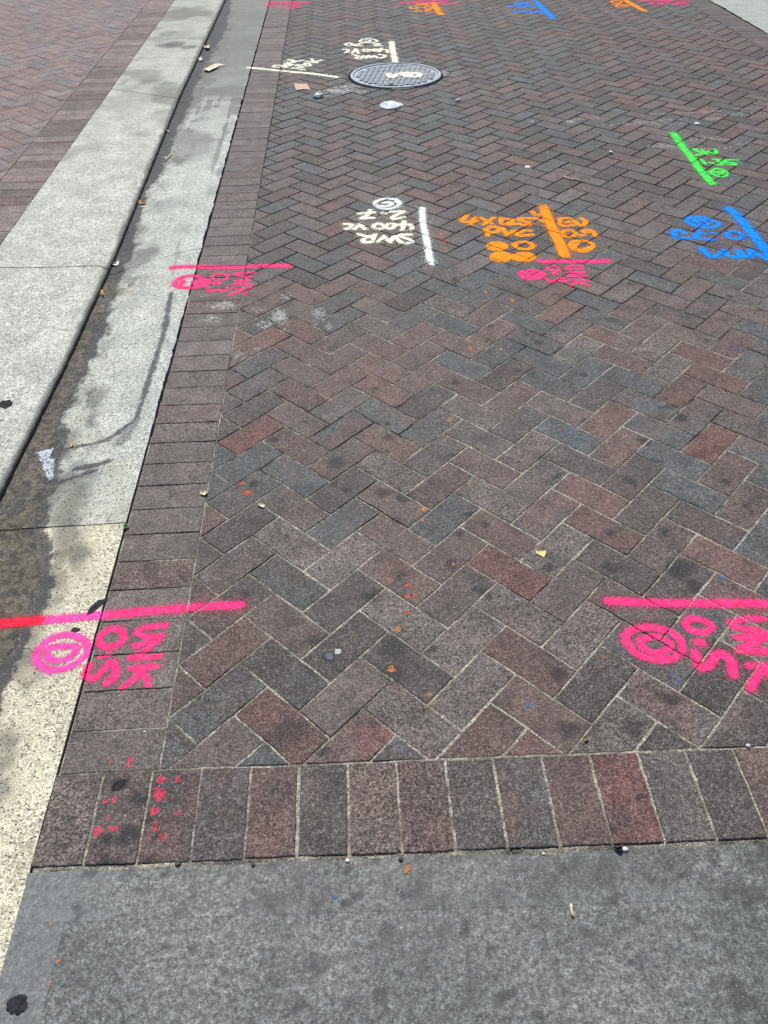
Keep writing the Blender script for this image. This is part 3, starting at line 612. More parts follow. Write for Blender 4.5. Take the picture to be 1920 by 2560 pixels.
PINK = paint_material('fluorescent pink paint', (.86, .03, .16), (.90, .06, .24)); PINKR = paint_material('red pink paint on dirt', (.72, .012, .035), (.80, .03, .08)); PINKC = paint_material('pink paint on pale concrete', (.80, .09, .42), (.74, .05, .25))
ORNG = paint_material('orange paint', (.92, .24, .003), (.95, .33, .01)); BLUE = paint_material('blue paint', (.0, .21, .86), (.0, .27, .92))
GREN = paint_material('green paint', (.05, .72, .07), (.09, .80, .12)); WHTE = paint_material('cream white paint', (.80, .80, .60), (.86, .86, .70)); WHT2 = paint_material('chalky white paint', (.70, .76, .72), (.8, .84, .8))
MGRP = 'spray painted utility survey marks'
mark_no = 0
def survey_mark(label, mat, segs, zf=None, root=None):
    """segs: (photo origin x, y, photo px per unit, default width mm, [(part, pts, ...)])"""
    global mark_no; mark_no += 1
    allp = [at(ox+q[0]*sc, oy+q[1]*sc) for ox, oy, sc, w, parts in segs for pt in parts for q in pt[1] if q != 0]
    c = np.mean(allp, 0); far = c[1]
    res = .0016 if far < .6 else (.0026 if far < 3 else .004)
    sub = root is not None
    if not sub: root = thing('survey_mark', label, 'paint mark', (float(c[0]), float(c[1]), 0), MGRP)
    ra = Raster(res, .0006+.00005*mark_no, mark_no)
    for ox, oy, sc, w0, parts in segs:
        for pt in parts:
            name, pts = pt[0], pt[1]; opt = pt[2] if len(pt) > 2 else {}
            w = opt.get('w', w0)/1000; strokes, cur = [], []
            for q in list(pts)+[None]:
                if q is None or q == 0:
                    if cur: strokes.append(cur)
                    cur = []
                else: cur.append(tuple(at(ox+q[0]*sc, oy+q[1]*sc)[:2]))
            ln = [smooth_line(p) if not opt.get('sharp') else np.array(p) for p in strokes]
            ln = [np.concatenate([p, p+1e-5]) if len(p) == 1 else p for p in ln]
            A = np.concatenate(ln); pad = w*2.6+.01
            o = ra.build(name, opt.get('mat', mat), stroke_prob(ln, w, opt.get('fill', False)), (A[:, 0].min()-pad, A[:, 1].min()-pad, A[:, 0].max()+pad, A[:, 1].max()+pad), root, zf)
    return root
def ring(cx, cy, rx, ry, rot=0.): 
    return [(cx+rx*math.cos(a)*math.cos(rot)-ry*math.sin(a)*math.sin(rot), cy+rx*math.cos(a)*math.sin(rot)+ry*math.sin(a)*math.cos(rot)) for a in [2*math.pi*k/10 for k in range(10)]+[0]]
Z4 = 640/1659
survey_mark('pink UNK 0.5 mark with line and double ring, crossing the cream gutter concrete', PINK, [(0, 1280, Z4, 19, [
    ('line', [(-80,728),(0,724),(160,710),(250,704)], dict(w=28, mat=PINKR)), ('line', [(250,704),(420,692),(560,679),(650,671)], dict(w=25, mat=PINKC)), ('line', [(650,671),(900,650),(1200,622),(1380,610),(1550,602)], dict(w=25)),
    ('letter', [(1075,735),(930,755),(890,785),(950,812),(1045,805)], dict(w=17)),
    ('letter', [(1020,835),(870,868),0,(1005,850),(940,900),(850,942),0,(850,945),(940,945),(1035,935)], dict(w=16)),
    ('letter', [(1010,1003),(850,1015),0,(905,1040),(860,1090),(800,1132),0,(910,1045),(950,1080),(960,1118)], dict(w=17)),
    ('numeral', [(790,775),(800,825),(745,868),(670,868),(640,830),(670,785),(730,760),(790,775)]),
    ('dot', [(650,942),(710,925)], dict(w=13)),
    ('numeral', [(575,1000),(562,1065),(620,1075),(665,1025),(715,975),(748,1005),(740,1070),(695,1108)]),
    ('ring', [(560,855),(500,805),(400,800),(300,840),(238,910),(245,980),(330,1025),(430,1015),(520,965),(570,905),(560,855),0,(500,880),(400,872),(310,885),(305,935),(370,965),(450,945),(500,880)], dict(mat=PINKC, w=18))])])
survey_mark('pink UNK 0.5 mark with line and double ring, cut off by the right edge', PINK, [(1520, 1480, 400/952, 19, [
    ('line', [(0,55),(200,62),(500,68),(800,70),(1250,74)], dict(w=26)),
    ('letter', [(915,160),(780,165),(730,190),(790,215),(910,232)]),
    ('letter', [(770,270),(950,262),0,(930,275),(790,340),0,(780,350),(1010,352)], dict(w=20)),
    ('letter', [(840,440),(1030,442),0,(930,450),(880,510),(845,575),0,(935,465),(1010,545)], dict(w=20)),
    ('numeral', [(530,162),(600,185),(612,220),(560,243),(490,225),(458,190),(485,162),(530,162)], dict(w=18)),
    ('dot', [(537,300),(555,302)], dict(w=24)),
    ('numeral', [(520,368),(525,410),(550,447),(600,435),(640,378),(690,375),(735,420),(742,495)], dict(w=23)),
    ('ring', [(200,215),(120,240),(108,290),(160,360),(260,400),(370,400),(435,350),(430,290),(370,240),(270,215),(200,215),0,(190,285),(225,345),(310,362),(372,325),(340,285),(265,268),(190,285)], dict(w=20))])])
survey_mark('pink line, UNK 0.3 and ring over the gutter edge beside white speckled bricks', PINK, [(420, 640, 320/1659, 22, [
    ('line', [(60,150),(220,140),(380,140),(700,145),(1000,145),(1150,132),(1350,130),(1550,130)], dict(w=31)),
    ('letter', [(1120,212),(1000,220),(880,226),(870,245),(960,262),(1060,272)], dict(w=15)),
    ('letter', [(1070,303),(880,322),0,(1060,312),(865,365),0,(850,370),(1075,372)], dict(w=15)),
    ('letter', [(1080,415),(840,418),0,(960,432),(880,475),(795,510),0,(960,440),(1000,492)], dict(w=15)),
    ('numeral', [(770,265),(740,300),(650,312),(580,290),(600,242),(680,230),(750,242),(770,265)], dict(w=15)),
    ('dot', [(605,358),(660,355)], dict(w=22)),
    ('numeral', [(510,400),(520,450),(590,465),(640,432),(690,460),(755,450),(770,405)], dict(w=15)),
    ('ring', [(340,262),(220,270),(120,320),(90,370),(160,408),(320,410),(440,385),(520,345),(440,292),(340,262),0,(200,330),(170,370),0,(350,330),(480,345),(360,360),(350,330)], dict(w=25))])])
survey_mark('small pink line with UNK 0.5 and ring, just below the orange dotted mark', PINK, [(1280, 640, 260/1659, 21, [
    ('line', [(450,85),(700,88),(1000,88),(1250,88),(1520,78)], dict(w=31)),
    ('letter', [(1110,165),(950,160),(890,182),(900,212),(1120,212)], dict(w=15)),
    ('letter', [(900,265),(1150,258),0,(1140,268),(900,322),0,(890,325),(1160,320)], dict(w=16)),
    ('letter', [(910,385),(1060,380),(1200,392),0,(1050,415),(940,475),0,(1060,415),(1190,470)], dict(w=15)),
    ('numeral', [(760,225),(680,240),(580,215),(560,185),(620,166),(710,182),(760,225)], dict(w=15)),
    ('dot', [(670,285),(700,285)], dict(w=22)),
    ('numeral', [(545,362),(600,408),(690,400),(770,355),0,(730,400),(800,415),(850,402),0,(740,360),(810,355)], dict(w=15)),
    ('ring', [(230,240),(135,280),(170,335),(270,368),(420,350),(500,300),(440,250),(330,232),(230,240),0,(220,285),(300,335),(410,310),0,(300,260),(420,290)], dict(w=22))])])
survey_mark('cream white line with SWR 400 VC 2.7 and ring, between pink and orange marks', WHTE, [(840, 480, 280/1659, 22, [
    ('line', [(1275,240),(1285,420),(1310,560),(1340,720),(1370,880),(1410,1060)], dict(w=30, mat=WHT2)),
    ('ring', [(900,150),(880,112),(720,100),(610,130),(580,180),(640,232),(770,252),(900,220),(945,165),(890,112),0,(640,210),(740,212),(820,188),(800,158),(700,162)], dict(mat=WHT2)),
    ('numeral', [(810,290),(1000,290),(890,340),(830,378),(880,400),(1010,368)]),
    ('dot', [(690,315),(735,315)], dict(w=21)),
    ('numeral', [(380,395),(565,382),0,(380,390),(490,325),(505,270),0,(345,322),(560,302)]),
    ('numeral', [(1110,555),(1110,490),(1000,485),(905,488),0,(1010,440),(985,570)]),
    ('numeral', [(730,515),(640,548),(560,530),(560,500),(630,470),(730,515)]), ('numeral', [(730,515),(800,470),(865,490),(850,530),(790,545),(730,515)]),
    ('letter', [(270,550),(350,478),(425,550)], dict(sharp=1)), ('letter', [(130,475),(230,485),(210,530),(155,548)]),
    ('letter', [(1100,630),(960,635),(950,660),(1060,690),(1110,715),(1120,738),(1030,762)]),
    ('letter', [(965,745),(860,655),(800,738),(710,655),(625,742)], dict(sharp=1)),
    ('letter', [(575,630),(530,735),0,(500,655),(410,695),(415,745),(520,740),0,(440,658),(320,625)])])])
survey_mark('orange mark with filled dots, PVC, 0.9 and a thick slanted line', ORNG, [(1140, 500, 200/1659, 22, [
    ('numeral', [(240,320),(180,372),(120,430),(220,460),(440,440),0,(400,360),(350,430),(310,510)], dict(w=23)),
    ('letter', [(510,375),(600,420),(740,495),0,(780,370),(690,440),(580,510)]),
    ('numeral', [(940,385),(940,505)], dict(w=24)), ('numeral', [(1000,390),(1100,400),(1170,440),(1050,510),(1320,498)]),
    ('numeral', [(1640,385),(1380,385),(1290,410),(1420,450),(1545,480),(1500,520),(1380,525)]),
    ('letter', [(620,620),(720,562),(850,570),(895,620),(840,668),(720,678),(630,650),(620,620),0,(650,650),(655,742)], dict(w=23)),
    ('letter', [(965,600),(1070,735),(1220,628)], dict(sharp=1, w=25)), ('letter', [(1540,640),(1420,642),(1265,712),(1350,745),(1580,720)], dict(w=21)),
    ('ring', [(1270,895),(1370,872),(1500,882),(1590,950),(1540,1010),(1400,1022),(1280,998),(1195,930),(1270,895)]),
    ('dot', ring(850,965,190,78), dict(fill=1, w=18)), ('dot', ring(930,1182,190,92), dict(fill=1, w=18)), ('dot', ring(1395,1182,210,80), dict(fill=1, w=18))]),
  (1320, 500, 220/1659, 20, [
    ('line', [(290,140),(350,290),(420,460),(530,680),(630,880),(690,1045)], dict(w=46)),
    ('numeral', [(80,220),(145,285),(270,275),0,(0,350),(160,360),(310,410)], dict(w=23)),
    ('letter', [(800,345),(600,360),(640,480),(850,482),0,(640,415),(800,410)], dict(w=21)),
    ('letter', [(880,395),(950,470),(1060,470),(1080,400),(1005,350)], dict(w=23)),
    ('numeral', [(720,572),(860,590),(890,648),(800,698),(690,670),(640,622),(720,572)]),
    ('dot', [(985,672),(1060,665)], dict(w=20)),
    ('numeral', [(1265,685),(1230,600),(1120,562),(1035,590),(1090,618),(1210,600)]),
    ('ring', [(860,780),(1050,772),(1180,810),(1228,870),(1120,948),(960,968),(840,910),(785,850),(860,780),0,(870,835),(880,900),(970,940),0,(930,820),(880,870),0,(1000,945),(1150,890)])])])
survey_mark('blue 0.33 WM mark with slanted line and ring, at the right edge', BLUE, [(1660, 500, 260/952, 22, [
    ('line', [(595,82),(680,160),(780,280),(880,400),(960,500),(1060,620)], dict(w=44)),
    ('ring', [(205,190),(250,160),(350,158),(440,190),(500,212),(460,248),(370,252),(270,232),(205,190),0,(262,200),(300,178),(360,185),(400,218),(340,228),(300,200)], dict(w=22)),
    ('dot', [(440,300),(468,302)], dict(w=18)),
    ('numeral', [(375,310),(300,312),(285,345),(340,358),(440,366),0,(320,285),(290,340)], dict(w=23)),
    ('numeral', [(65,300),(130,275),(185,305),0,(90,305),(110,345),(160,352),(242,352)], dict(w=24)),
    ('numeral', [(570,312),(640,290),(720,330),(690,356),(600,345),(570,312)]),
    ('letter', [(350,447),(420,515),(480,520),(560,462)], dict(sharp=1, w=29)),
    ('letter', [(560,465),(600,515),(695,520),(680,462),(740,515),(800,515),(780,455),(850,495),(940,540)], dict(w=25))])])
survey_mark('bright green slanted line with SW 1.35 and ring', GREN, [(1600, 240, 320/1659, 18, [
    ('line', [(430,482),(510,600),(640,770),(760,930),(860,1050),(935,1135)], dict(w=39)),
    ('letter', [(740,692),(682,690),(750,718),(805,745),(725,770)]), ('letter', [(805,700),(860,755),(885,722),(945,752),(988,735),(970,690)]),
    ('numeral', [(790,820),(850,882)]), ('dash', [(905,865),(950,870)]), ('numeral', [(940,820),(1030,825),(1005,850),(1068,868),(1055,892),(995,890)]),
    ('numeral', [(1260,830),(1125,830),(1105,858),(1225,870),(1220,890),(1125,886)]),
    ('ring', [(915,980),(985,945),(1075,960),(1128,1000),(1095,1038),(1015,1042),(930,1005),(915,980),0,(970,992),(1050,980),(1075,1005),(1015,1012)])])])
survey_mark('cream white line with SWR 400 VC 2.30 and ring, just above the manhole cover', WHTE, [(840, 80, 180/952, 25, [
    ('line', [(735,130),(750,240),(785,390)], dict(w=43)),
    ('ring', [(320,130),(350,97),(430,88),(510,100),(548,125),(480,142),(400,140),(320,130),0,(390,106),(450,106),(435,125),(385,124)], dict(w=20)),
    ('numeral', [(500,155),(580,155),(515,180),(600,180)]), ('numeral', [(345,150),(245,182),(350,185)]), ('numeral', ring(172,164,44,16)),
    ('numeral', [(678,272),(672,236),(580,236),0,(598,215),(575,262)]), ('numeral', ring(512,240,30,13)), ('numeral', ring(400,241,40,15)),
    ('letter', [(215,278),(265,225),(295,280)], dict(sharp=1)), ('letter', [(95,230),(155,235),(155,262),(120,275)]),
    ('letter', [(575,298),(640,308),(640,328),(590,348)]), ('letter', [(550,345),(500,315),(465,342),(430,312),(395,347)], dict(sharp=1)),
    ('letter', [(370,315),(330,350),(265,345),(290,328),(345,322),0,(300,318),(225,303)])])])
survey_mark('cream white SWR 150 VC mark with a line from gutter toward manhole', WHTE, [(610, 130, 240/952, 21, [
    ('line', [(45,157),(200,170),(345,187),0,(390,187),(500,200),(640,212),(770,228),(915,250)], dict(w=37)),
    ('letter', [(375,135),(320,130),(290,148),(345,152)]), ('letter', [(365,135),(425,155),(395,115),(455,135),(425,100),(480,125)]), ('letter', [(435,78),(500,103),0,(440,78),(495,85),(475,98),0,(500,95),(590,80)]),
    ('numeral', [(480,160),(600,176)]), ('numeral', [(580,130),(510,132),(590,152),(530,160)]), ('numeral', ring(630,125,32,13,.3)), ('letter', [(655,98),(725,108),(620,92)]), ('letter', [(670,70),(700,98),(735,90),(775,80)])])])
survey_mark('pink UNK 0.3 mark with line by the gutter, at the top edge', PINK, [(660, 0, 140/952, 20, [
    ('line', [(70,30),(300,38),(500,45),(770,52)], dict(w=32)), ('numeral', ring(330,66,48,9)), ('numeral', [(240,132),(310,122),(345,140),(390,108)]),
    ('letter', [(590,60),(470,66),(470,82),(590,85)]), ('letter', [(450,96),(590,98),(450,112),(590,112)]), ('letter', [(440,132),(580,130),0,(520,130),(470,142)]), ('ring', [(40,80),(130,80),(230,100),(130,108),(60,92),(40,80)])])])
survey_mark('pink line with UNK lettering above a small orange mark, far up the street', PINK, [(980, 0, 180/952, 22, [
    ('line', [(115,40),(400,42),(830,45)], dict(w=38)), ('numeral', ring(350,2,70,10)), ('letter', [(470,15),(590,10),0,(460,22),(580,25)]), ('letter', [(620,0),(720,10),0,(620,26),(720,28)]), ('letter', [(650,-20),(720,-10),(640,-4)])])])
survey_mark('small orange mark with thick line and 0.M lettering, touching the far pink line', ORNG, [(980, 0, 180/952, 22, [
    ('line', [(550,40),(580,100),(620,165),(650,195)], dict(w=52)), ('ring', ring(285,104,46,17)), ('dot', [(340,98),(375,98)]), ('numeral', ring(480,103,52,13)), ('letter', [(430,133),(520,130),(440,152),(520,160)], dict(w=19)), ('numeral', [(310,156),(340,137),(385,155)]), ('ring', ring(400,62,80,12)+[0, (340,60),(460,64)])])])
survey_mark('blue slanted line with ring, 0.33 and WM lettering near the top of the photo', BLUE, [(1240, 0, 160/952, 22, [
    ('line', [(585,15),(660,90),(740,170),(850,272)], dict(w=50)), ('ring', ring(380,56,105,17)+[0, (310,50),(440,64)]), ('numeral', [(150,106),(250,90),(170,108),(240,114)]), ('numeral', [(330,95),(455,98),(310,110),(425,118)]), ('numeral', [(490,100),(540,95),(600,105),(520,108),(490,100)]),
    ('letter', [(265,160),(310,185),(380,172),(430,190)], dict(w=28)), ('letter', [(430,190),(500,168),(560,190),(620,165),(680,196)], dict(w=28))])])
survey_mark('thin orange line with ring and 2 M lettering, left of the farthest pink mark', ORNG, [(1500, 0, 260/952, 22, [
    ('line', [(215,-8),(310,50),(415,102)], dict(w=45)), ('ring', ring(150,15,48,10)), ('numeral', [(110,40),(180,36),(140,60),(190,64)], dict(w=18)), ('letter', [(185,45),(270,40),0,(195,57),(275,66),0,(200,50),(270,55)], dict(w=18))])])
survey_mark('pink 0.3 UNK mark with line, nearest the far right concrete strip', PINK, [(1500, 0, 260/952, 22, [
    ('line', [(370,12),(520,8),(700,0)], dict(w=32)), ('ring', ring(520,35,55,8)), ('numeral', ring(610,16,26,5)), ('numeral', [(610,36),(650,34),(690,46),(705,34)]), ('letter', [(720,14),(800,8)]), ('letter', [(710,30),(800,24)]), ('letter', [(735,42),(805,38)])])])

# worn flecks of older paint
def fleck_patch(spots, res, seed, dens=.62, scale=90, thr=.5):
    P = [(at(px, py)[0], at(px, py)[1], rx, ry, s) for px, py, rx, ry, s in spots]
    def f(x, y):
        t = np.zeros(x.shape)
        for a, b, rx, ry, s in P:
            q = np.hypot((x-a)/rx, (y-b)/ry); t = np.maximum(t, s*(1-sstep(.3, 1.1, q)))
        return dens*sstep(thr-.06, thr+.10, t*.42+.75*fbm(x, y, scale, seed, 3)-.10)*(t > .01)
    X = np.array([(a-rx*1.2, b-ry*1.2, a+rx*1.2, b+ry*1.2) for a, b, rx, ry, s in P])
    return f, (X[:, 0].min(), X[:, 1].min(), X[:, 2].max(), X[:, 3].max())
def flecks(name, label, mat, spots, res, seed, kind='stuff', cat=None, lift=.0005, **k):
    f, bb = fleck_patch(spots, res, seed, **k); o = Raster(res, lift, seed).build(name, mat, f, bb, None)
    if kind: o['kind'] = kind
    o['label'] = label; o['category'] = cat or 'paint flecks'; return o
OLDO = paint_material('worn orange paint', (.50, .19, .06), (.62, .25, .08)); OLDB = paint_material('worn blue paint', (.045, .13, .30), (.06, .17, .38)); OLDP = paint_material('worn pink paint', (.62, .045, .09), (.72, .07, .13)); OLDW = paint_material('worn white paint', (.42, .43, .42), (.58, .58, .56)); OLDR = paint_material('worn red orange paint', (.58, .09, .035), (.65, .13, .04))
def zs(ox, oy, s, lst): return [(ox+x*s, oy+y*s, rx, ry, st) for x, y, rx, ry, st in lst]
flecks('orange_paint_flecks', 'trail of worn orange paint blots running up the bricks', OLDO,
  zs(640, 640, Z4, [(1490,235,.010,.022,1),(1475,290,.007,.016,.8),(1385,600,.012,.018,1),(1370,690,.007,.018,.8),(1585,605,.007,.012,.8),(1650,285,.007,.012,.8),(1490,1000,.008,.01,.9),(1505,955,.006,.007,.8),(1250,1060,.013,.016,.8),(1240,1150,.012,.03,.45),(1220,1190,.009,.012,.7),(1375,1480,.008,.012,1),(1085,1640,.012,.014,1)])+
  zs(640, 1280, Z4, [(1080,50,.008,.012,.9),(1075,110,.010,.014,.7),(1060,170,.008,.009,.6),(1280,340,.006,.007,1),(1265,430,.006,.007,1),(1250,395,.005,.005,.9),(920,765,.012,.014,1),(870,1020,.016,.018,.7),(830,870,.018,.014,.45),(1125,1185,.007,.007,1),(1140,1240,.006,.006,.8),(635,800,.008,.010,.5)])+
  zs(1280, 1280, Z4, [(590,940,.008,.009,.8),(555,1010,.006,.005,.8),(600,975,.008,.008,.6)])+zs(640, 1920, Z4, [(985,660,.009,.018,.7),(655,640,.005,.005,.6),(1550,255,.005,.002,.8)])+zs(1280, 640, Z4, [(852,785,.006,.006,1),(5,290,.012,.02,1)])+zs(0, 1920, Z4, [(330,1015,.004,.004,.7),(375,1255,.006,.004,.6),(320,1420,.006,.02,.35)]), .0018, 81)
flecks('red_paint_flecks', 'scatter of worn red orange paint beside the white survey line', OLDR,
  zs(640, 0, Z4, [(1215,1520,.022,.03,.75),(1215,1560,.03,.05,.5),(1220,1610,.025,.03,.4),(1150,1510,.03,.012,.45)])+zs(640, 640, Z4, [(1285,40,.02,.03,.6)])+zs(640, 1280, Z4, [(1010,480,.025,.018,.6),(1000,545,.02,.012,.7),(970,650,.014,.01,.8),(890,440,.02,.02,.4)])+[(616,1232,.020,.014,.8),(604,1208,.02,.02,.5)], .0020, 82)
flecks('blue_paint_flecks', 'scattered worn blue paint flecks on the bricks', OLDB,
  zs(1280, 640, Z4, [(380,1120,.016,.008,.9),(355,1155,.010,.006,.8),(420,1165,.02,.010,.6),(475,1180,.010,.008,.9),(405,1215,.016,.009,.9),(585,1355,.014,.012,.5),(1380,640,.014,.012,.7),(1450,600,.03,.012,.65),(1300,550,.02,.008,.45),(1180,350,.02,.02,.35),(1140,290,.012,.012,.5)])+zs(1280, 1280, Z4, [(1355,430,.010,.016,.85),(1420,480,.014,.010,.7),(1240,385,.008,.008,.5),(110,1250,.008,.018,.7),(1050,1075,.025,.025,.4)])+
  zs(1280, 0, Z4, [(200,440,.03,.03,.5),(270,425,.05,.03,.5),(570,1075,.03,.02,.6),(640,1065,.03,.02,.5),(490,950,.02,.05,.3),(890,1650,.02,.02,.5)])+zs(640, 1920, Z4, [(510,840,.008,.005,.5),(545,855,.007,.004,.5)]), .0020, 83, scale=110)
flecks('pink_paint_flecks', 'worn pink paint dots on the soldier bricks in the front left corner', OLDP,
  zs(60, 1860, 420/952, [(490,105,.007,.008,.8),(573,75,.005,.005,.9),(593,110,.009,.018,.9),(780,205,.014,.012,1),(868,205,.011,.015,.75),(765,285,.017,.020,1.1),(852,305,.010,.010,.6),(738,380,.013,.012,1),(868,388,.012,.010,.65),(742,470,.010,.016,.75),(800,520,.018,.018,.6),(695,535,.016,.016,.45),(478,418,.006,.008,.8),(415,495,.013,.018,1.1),(508,485,.014,.013,.9),(495,318,.012,.012,.7),(460,330,.010,.006,.7),(635,545,.012,.010,.45)]), .0017, 84)
def white_patch(label, spots, seed, res=.0018, **k):
    return flecks('white_paint_flecks', label, OLDW, spots, res, seed, **{**dict(dens=.5, scale=150), **k})
white_patch('worn white paint speckle on two gutter side bricks under the pink UNK 0.3', zs(480, 700, 380/952, [(200,160,.075,.05,.85),(120,245,.06,.05,.6),(65,105,.02,.015,.5)]), 91)
white_patch('dense worn white paint smear on the end of one herringbone brick', zs(480, 700, 380/952, [(545,225,.045,.07,1.1),(450,280,.05,.05,.7),(590,320,.03,.03,.6),(560,270,.05,.03,.5),(590,100,.035,.05,.5),(420,190,.06,.03,.4),(410,430,.02,.012,.8),(300,470,.035,.05,.5)]), 92)
white_patch('white paint chips beside a blue grey brick', zs(480, 700, 380/952, [(800,205,.035,.06,.75),(855,290,.02,.05,.6),(825,250,.008,.01,1),(770,280,.01,.03,.6)]), 93)
white_patch('bluish white powder smear on the bricks left of the manhole cover', zs(720, 190, 280/1659, [(760,220,.14,.08,.95),(890,160,.10,.08,.75),(760,160,.07,.06,.5),(1080,235,.10,.05,.5),(590,250,.06,.03,.5),(560,290,.05,.03,.35)]), 94, res=.0035, scale=60, dens=.6)
white_patch('faint white scuffs crossing the bricks above the green mark', zs(1280, 0, Z4, [(960,740,.12,.012,1),(1150,730,.25,.012,.75),(1330,718,.12,.012,.8),(1000,775,.2,.02,.6),(1290,770,.09,.02,.7),(1550,700,.16,.012,.8),(1500,740,.25,.05,.45),(900,800,.4,.06,.4),(370,785,.05,.04,.9),(450,770,.25,.05,.4),(120,785,.03,.03,.8)]), 95, res=.0035, scale=70, dens=.35)
white_patch('white chalky scuffs beside the middle of the green line', zs(1280, 0, Z4, [(980,945,.16,.05,.6),(900,950,.12,.05,.45),(1350,960,.2,.03,.55),(1500,930,.14,.03,.5),(1250,905,.2,.05,.4),(1100,890,.2,.04,.35)]), 96, res=.0035, scale=70, dens=.3)

# ------------------------------------------------------------------ manhole
IRON = plain_material('worn cast iron', (.20, .225, .255), (.33, .36, .395), 45, .55, .5, .3); IRON_D = plain_material('rusty dark iron', (.018, .018, .02), (.05, .042, .036), 30, .7, .4, .4)
GROUT = plain_material('crumbled mortar', (.16, .15, .13), (.34, .32, .28), 90, .9, .2, 0, .003)
mh = thing('manhole', 'round cast iron manhole cover with a raised tile grid and cream VTO lettering', 'manhole', (MH[0], MH[1], 0))
def revolve(name, prof, mat, root, c=MH, n=96, jit=0.):
    V, F = [], []; m = len(prof)
    for k in range(n):
        a = 2*math.pi*k/n
        for r, z in prof: V.append((c[0]+r*math.cos(a), c[1]+r*math.sin(a), z))
        for q in range(m-1): k2 = (k+1) % n; F.append((k*m+q, k2*m+q, k2*m+q+1, k*m+q+1))
    o = mesh_obj(name, V, F, mat); return local(o, root)
revolve('frame', [(MHR+.010, -.045), (MHR+.010, -.004), (MHR+.002, -.003), (MHR+.002, -.045)], IRON_D, mh)
revolve('gap', [(MHR+.003, -.035), (.30, -.035)], IRON_D, mh)
# cover: plate with raised tiles in one mesh
cz = .006; bmv, bmf = [], []
n = 96
prof = [(.0, cz-.002), (.300, cz-.002), (.306, cz+.005), (.322, cz+.005), (.326, cz+.002), (.327, -.035)]
m = len(prof)
for k in range(n):
    a = 2*math.pi*k/n
    for r, z in prof: bmv.append((MH[0]+r*math.cos(a), MH[1]+r*math.sin(a), z))
for k in range(n):
    k2 = (k+1) % n
    for q in range(m-1): bmf.append((k*m+q, k*m+q+1, k2*m+q+1, k2*m+q))
TP = .0372; ang = math.radians(-11); ca, sa = math.cos(ang), math.sin(ang)
for i in range(-9, 10):
    for j in range(-9, 10):
        x0, y0 = i*TP+(TP/2 if False else 0), j*TP
        if math.hypot(abs(x0)+.015, abs(y0)+.015) > .302: continue
        if abs(i) <= 0 and abs(j) in (7,): continue
        o = len(bmv)
        for (hx, hy, z) in ((.0150, .0142, cz), (.0126, .0112, cz+.0055)):
            for sx, sy in ((-1, -1), (1, -1), (1, 1), (-1, 1)):
                X, Y = x0+sx*hx, y0+sy*hy; bmv.append((MH[0]+X*ca-Y*sa, MH[1]+X*sa+Y*ca, z))
        bmf += [(o+4, o+5, o+6, o+7)]+[(o+k, o+(k+1) % 4, o+4+(k+1) % 4, o+4+k) for k in range(4)]
cover = local(mesh_obj('cover', bmv, bmf, IRON), mh)
def box_local(name, cx, cy, hx, hy, z0, z1, mat, root):
    V = []
    for z in (z0, z1):
        for sx, sy in ((-1, -1), (1, -1), (1, 1), (-1, 1)):
            X, Y = cx+sx*hx, cy+sy*hy; V.append((MH[0]+X*ca-Y*sa, MH[1]+X*sa+Y*ca, z))
    return local(mesh_obj(name, V, [(0, 3, 2, 1), (4, 5, 6, 7)]+[(k, (k+1) % 4, 4+(k+1) % 4, 4+k) for k in range(4)], mat), root)
for s in (1, -1):
    box_local('pick_hole', 0, s*7*TP, .017, .016, cz-.004, cz+.0008, plain_material('rusted pick hole', (.02, .014, .012), (.09, .04, .025), 60, .85), mh)
    box_local('pick_bar', -.024, s*7*TP, .004, .018, cz, cz+.007, IRON, mh); box_local('pick_bar', .024, s*7*TP, .004, .018, cz, cz+.007, IRON, mh)
def top_z(x, y):
    return cz+.0058+0*x
def tile_z(x, y):
    dx, dy = x-MH[0], y-MH[1]; X = dx*ca+dy*sa; Y = -dx*sa+dy*ca
    on = (np.abs(X-np.round(X/TP)*TP) < .0130)*(np.abs(Y-np.round(Y/TP)*TP) < .0118)
    return cz+.0055*on
survey_mark('', WHTE, [(860, 130, 300/1659, 40, [('letter', [(612,330),(640,370),(695,366),(705,340)]), ('letter', [(740,330),(800,320),(880,314),0,(812,325),(850,366)]), ('letter', [(910,342),(975,316),(1050,335),(1010,365),(935,364),(910,342)])])], zf=top_z, root=mh)
V = []; 
def mortar(a0, a1, r0, r1, seed):
    n = 26; V, F = [], []
    for k in range(n):
        a = a0+(a1-a0)*k/(n-1); q = math.sin(math.pi*k/(n-1))**.5
        for t in range(5):
            r = r0+(r1-r0)*q*t/4*(.7+.6*float(vn(k*.5, seed, 1., 3))); V.append((MH[0]+r*math.cos(a), MH[1]+r*math.sin(a), (.004+.005*float(vn(k*.9, t*1.3+seed, 1., 4)))*(1 if 0 < t < 4 else -.5)))
        if k:
            for t in range(4): F.append(((k-1)*5+t, (k-1)*5+t+1, k*5+t+1, k*5+t))
    return local(mesh_obj('mortar', V, F, GROUT), mh)
mortar(math.radians(-14), math.radians(17), MHR+.004, MHR+.055, 1); mortar(math.radians(-100), math.radians(-72), MHR+.004, MHR+.03, 2)

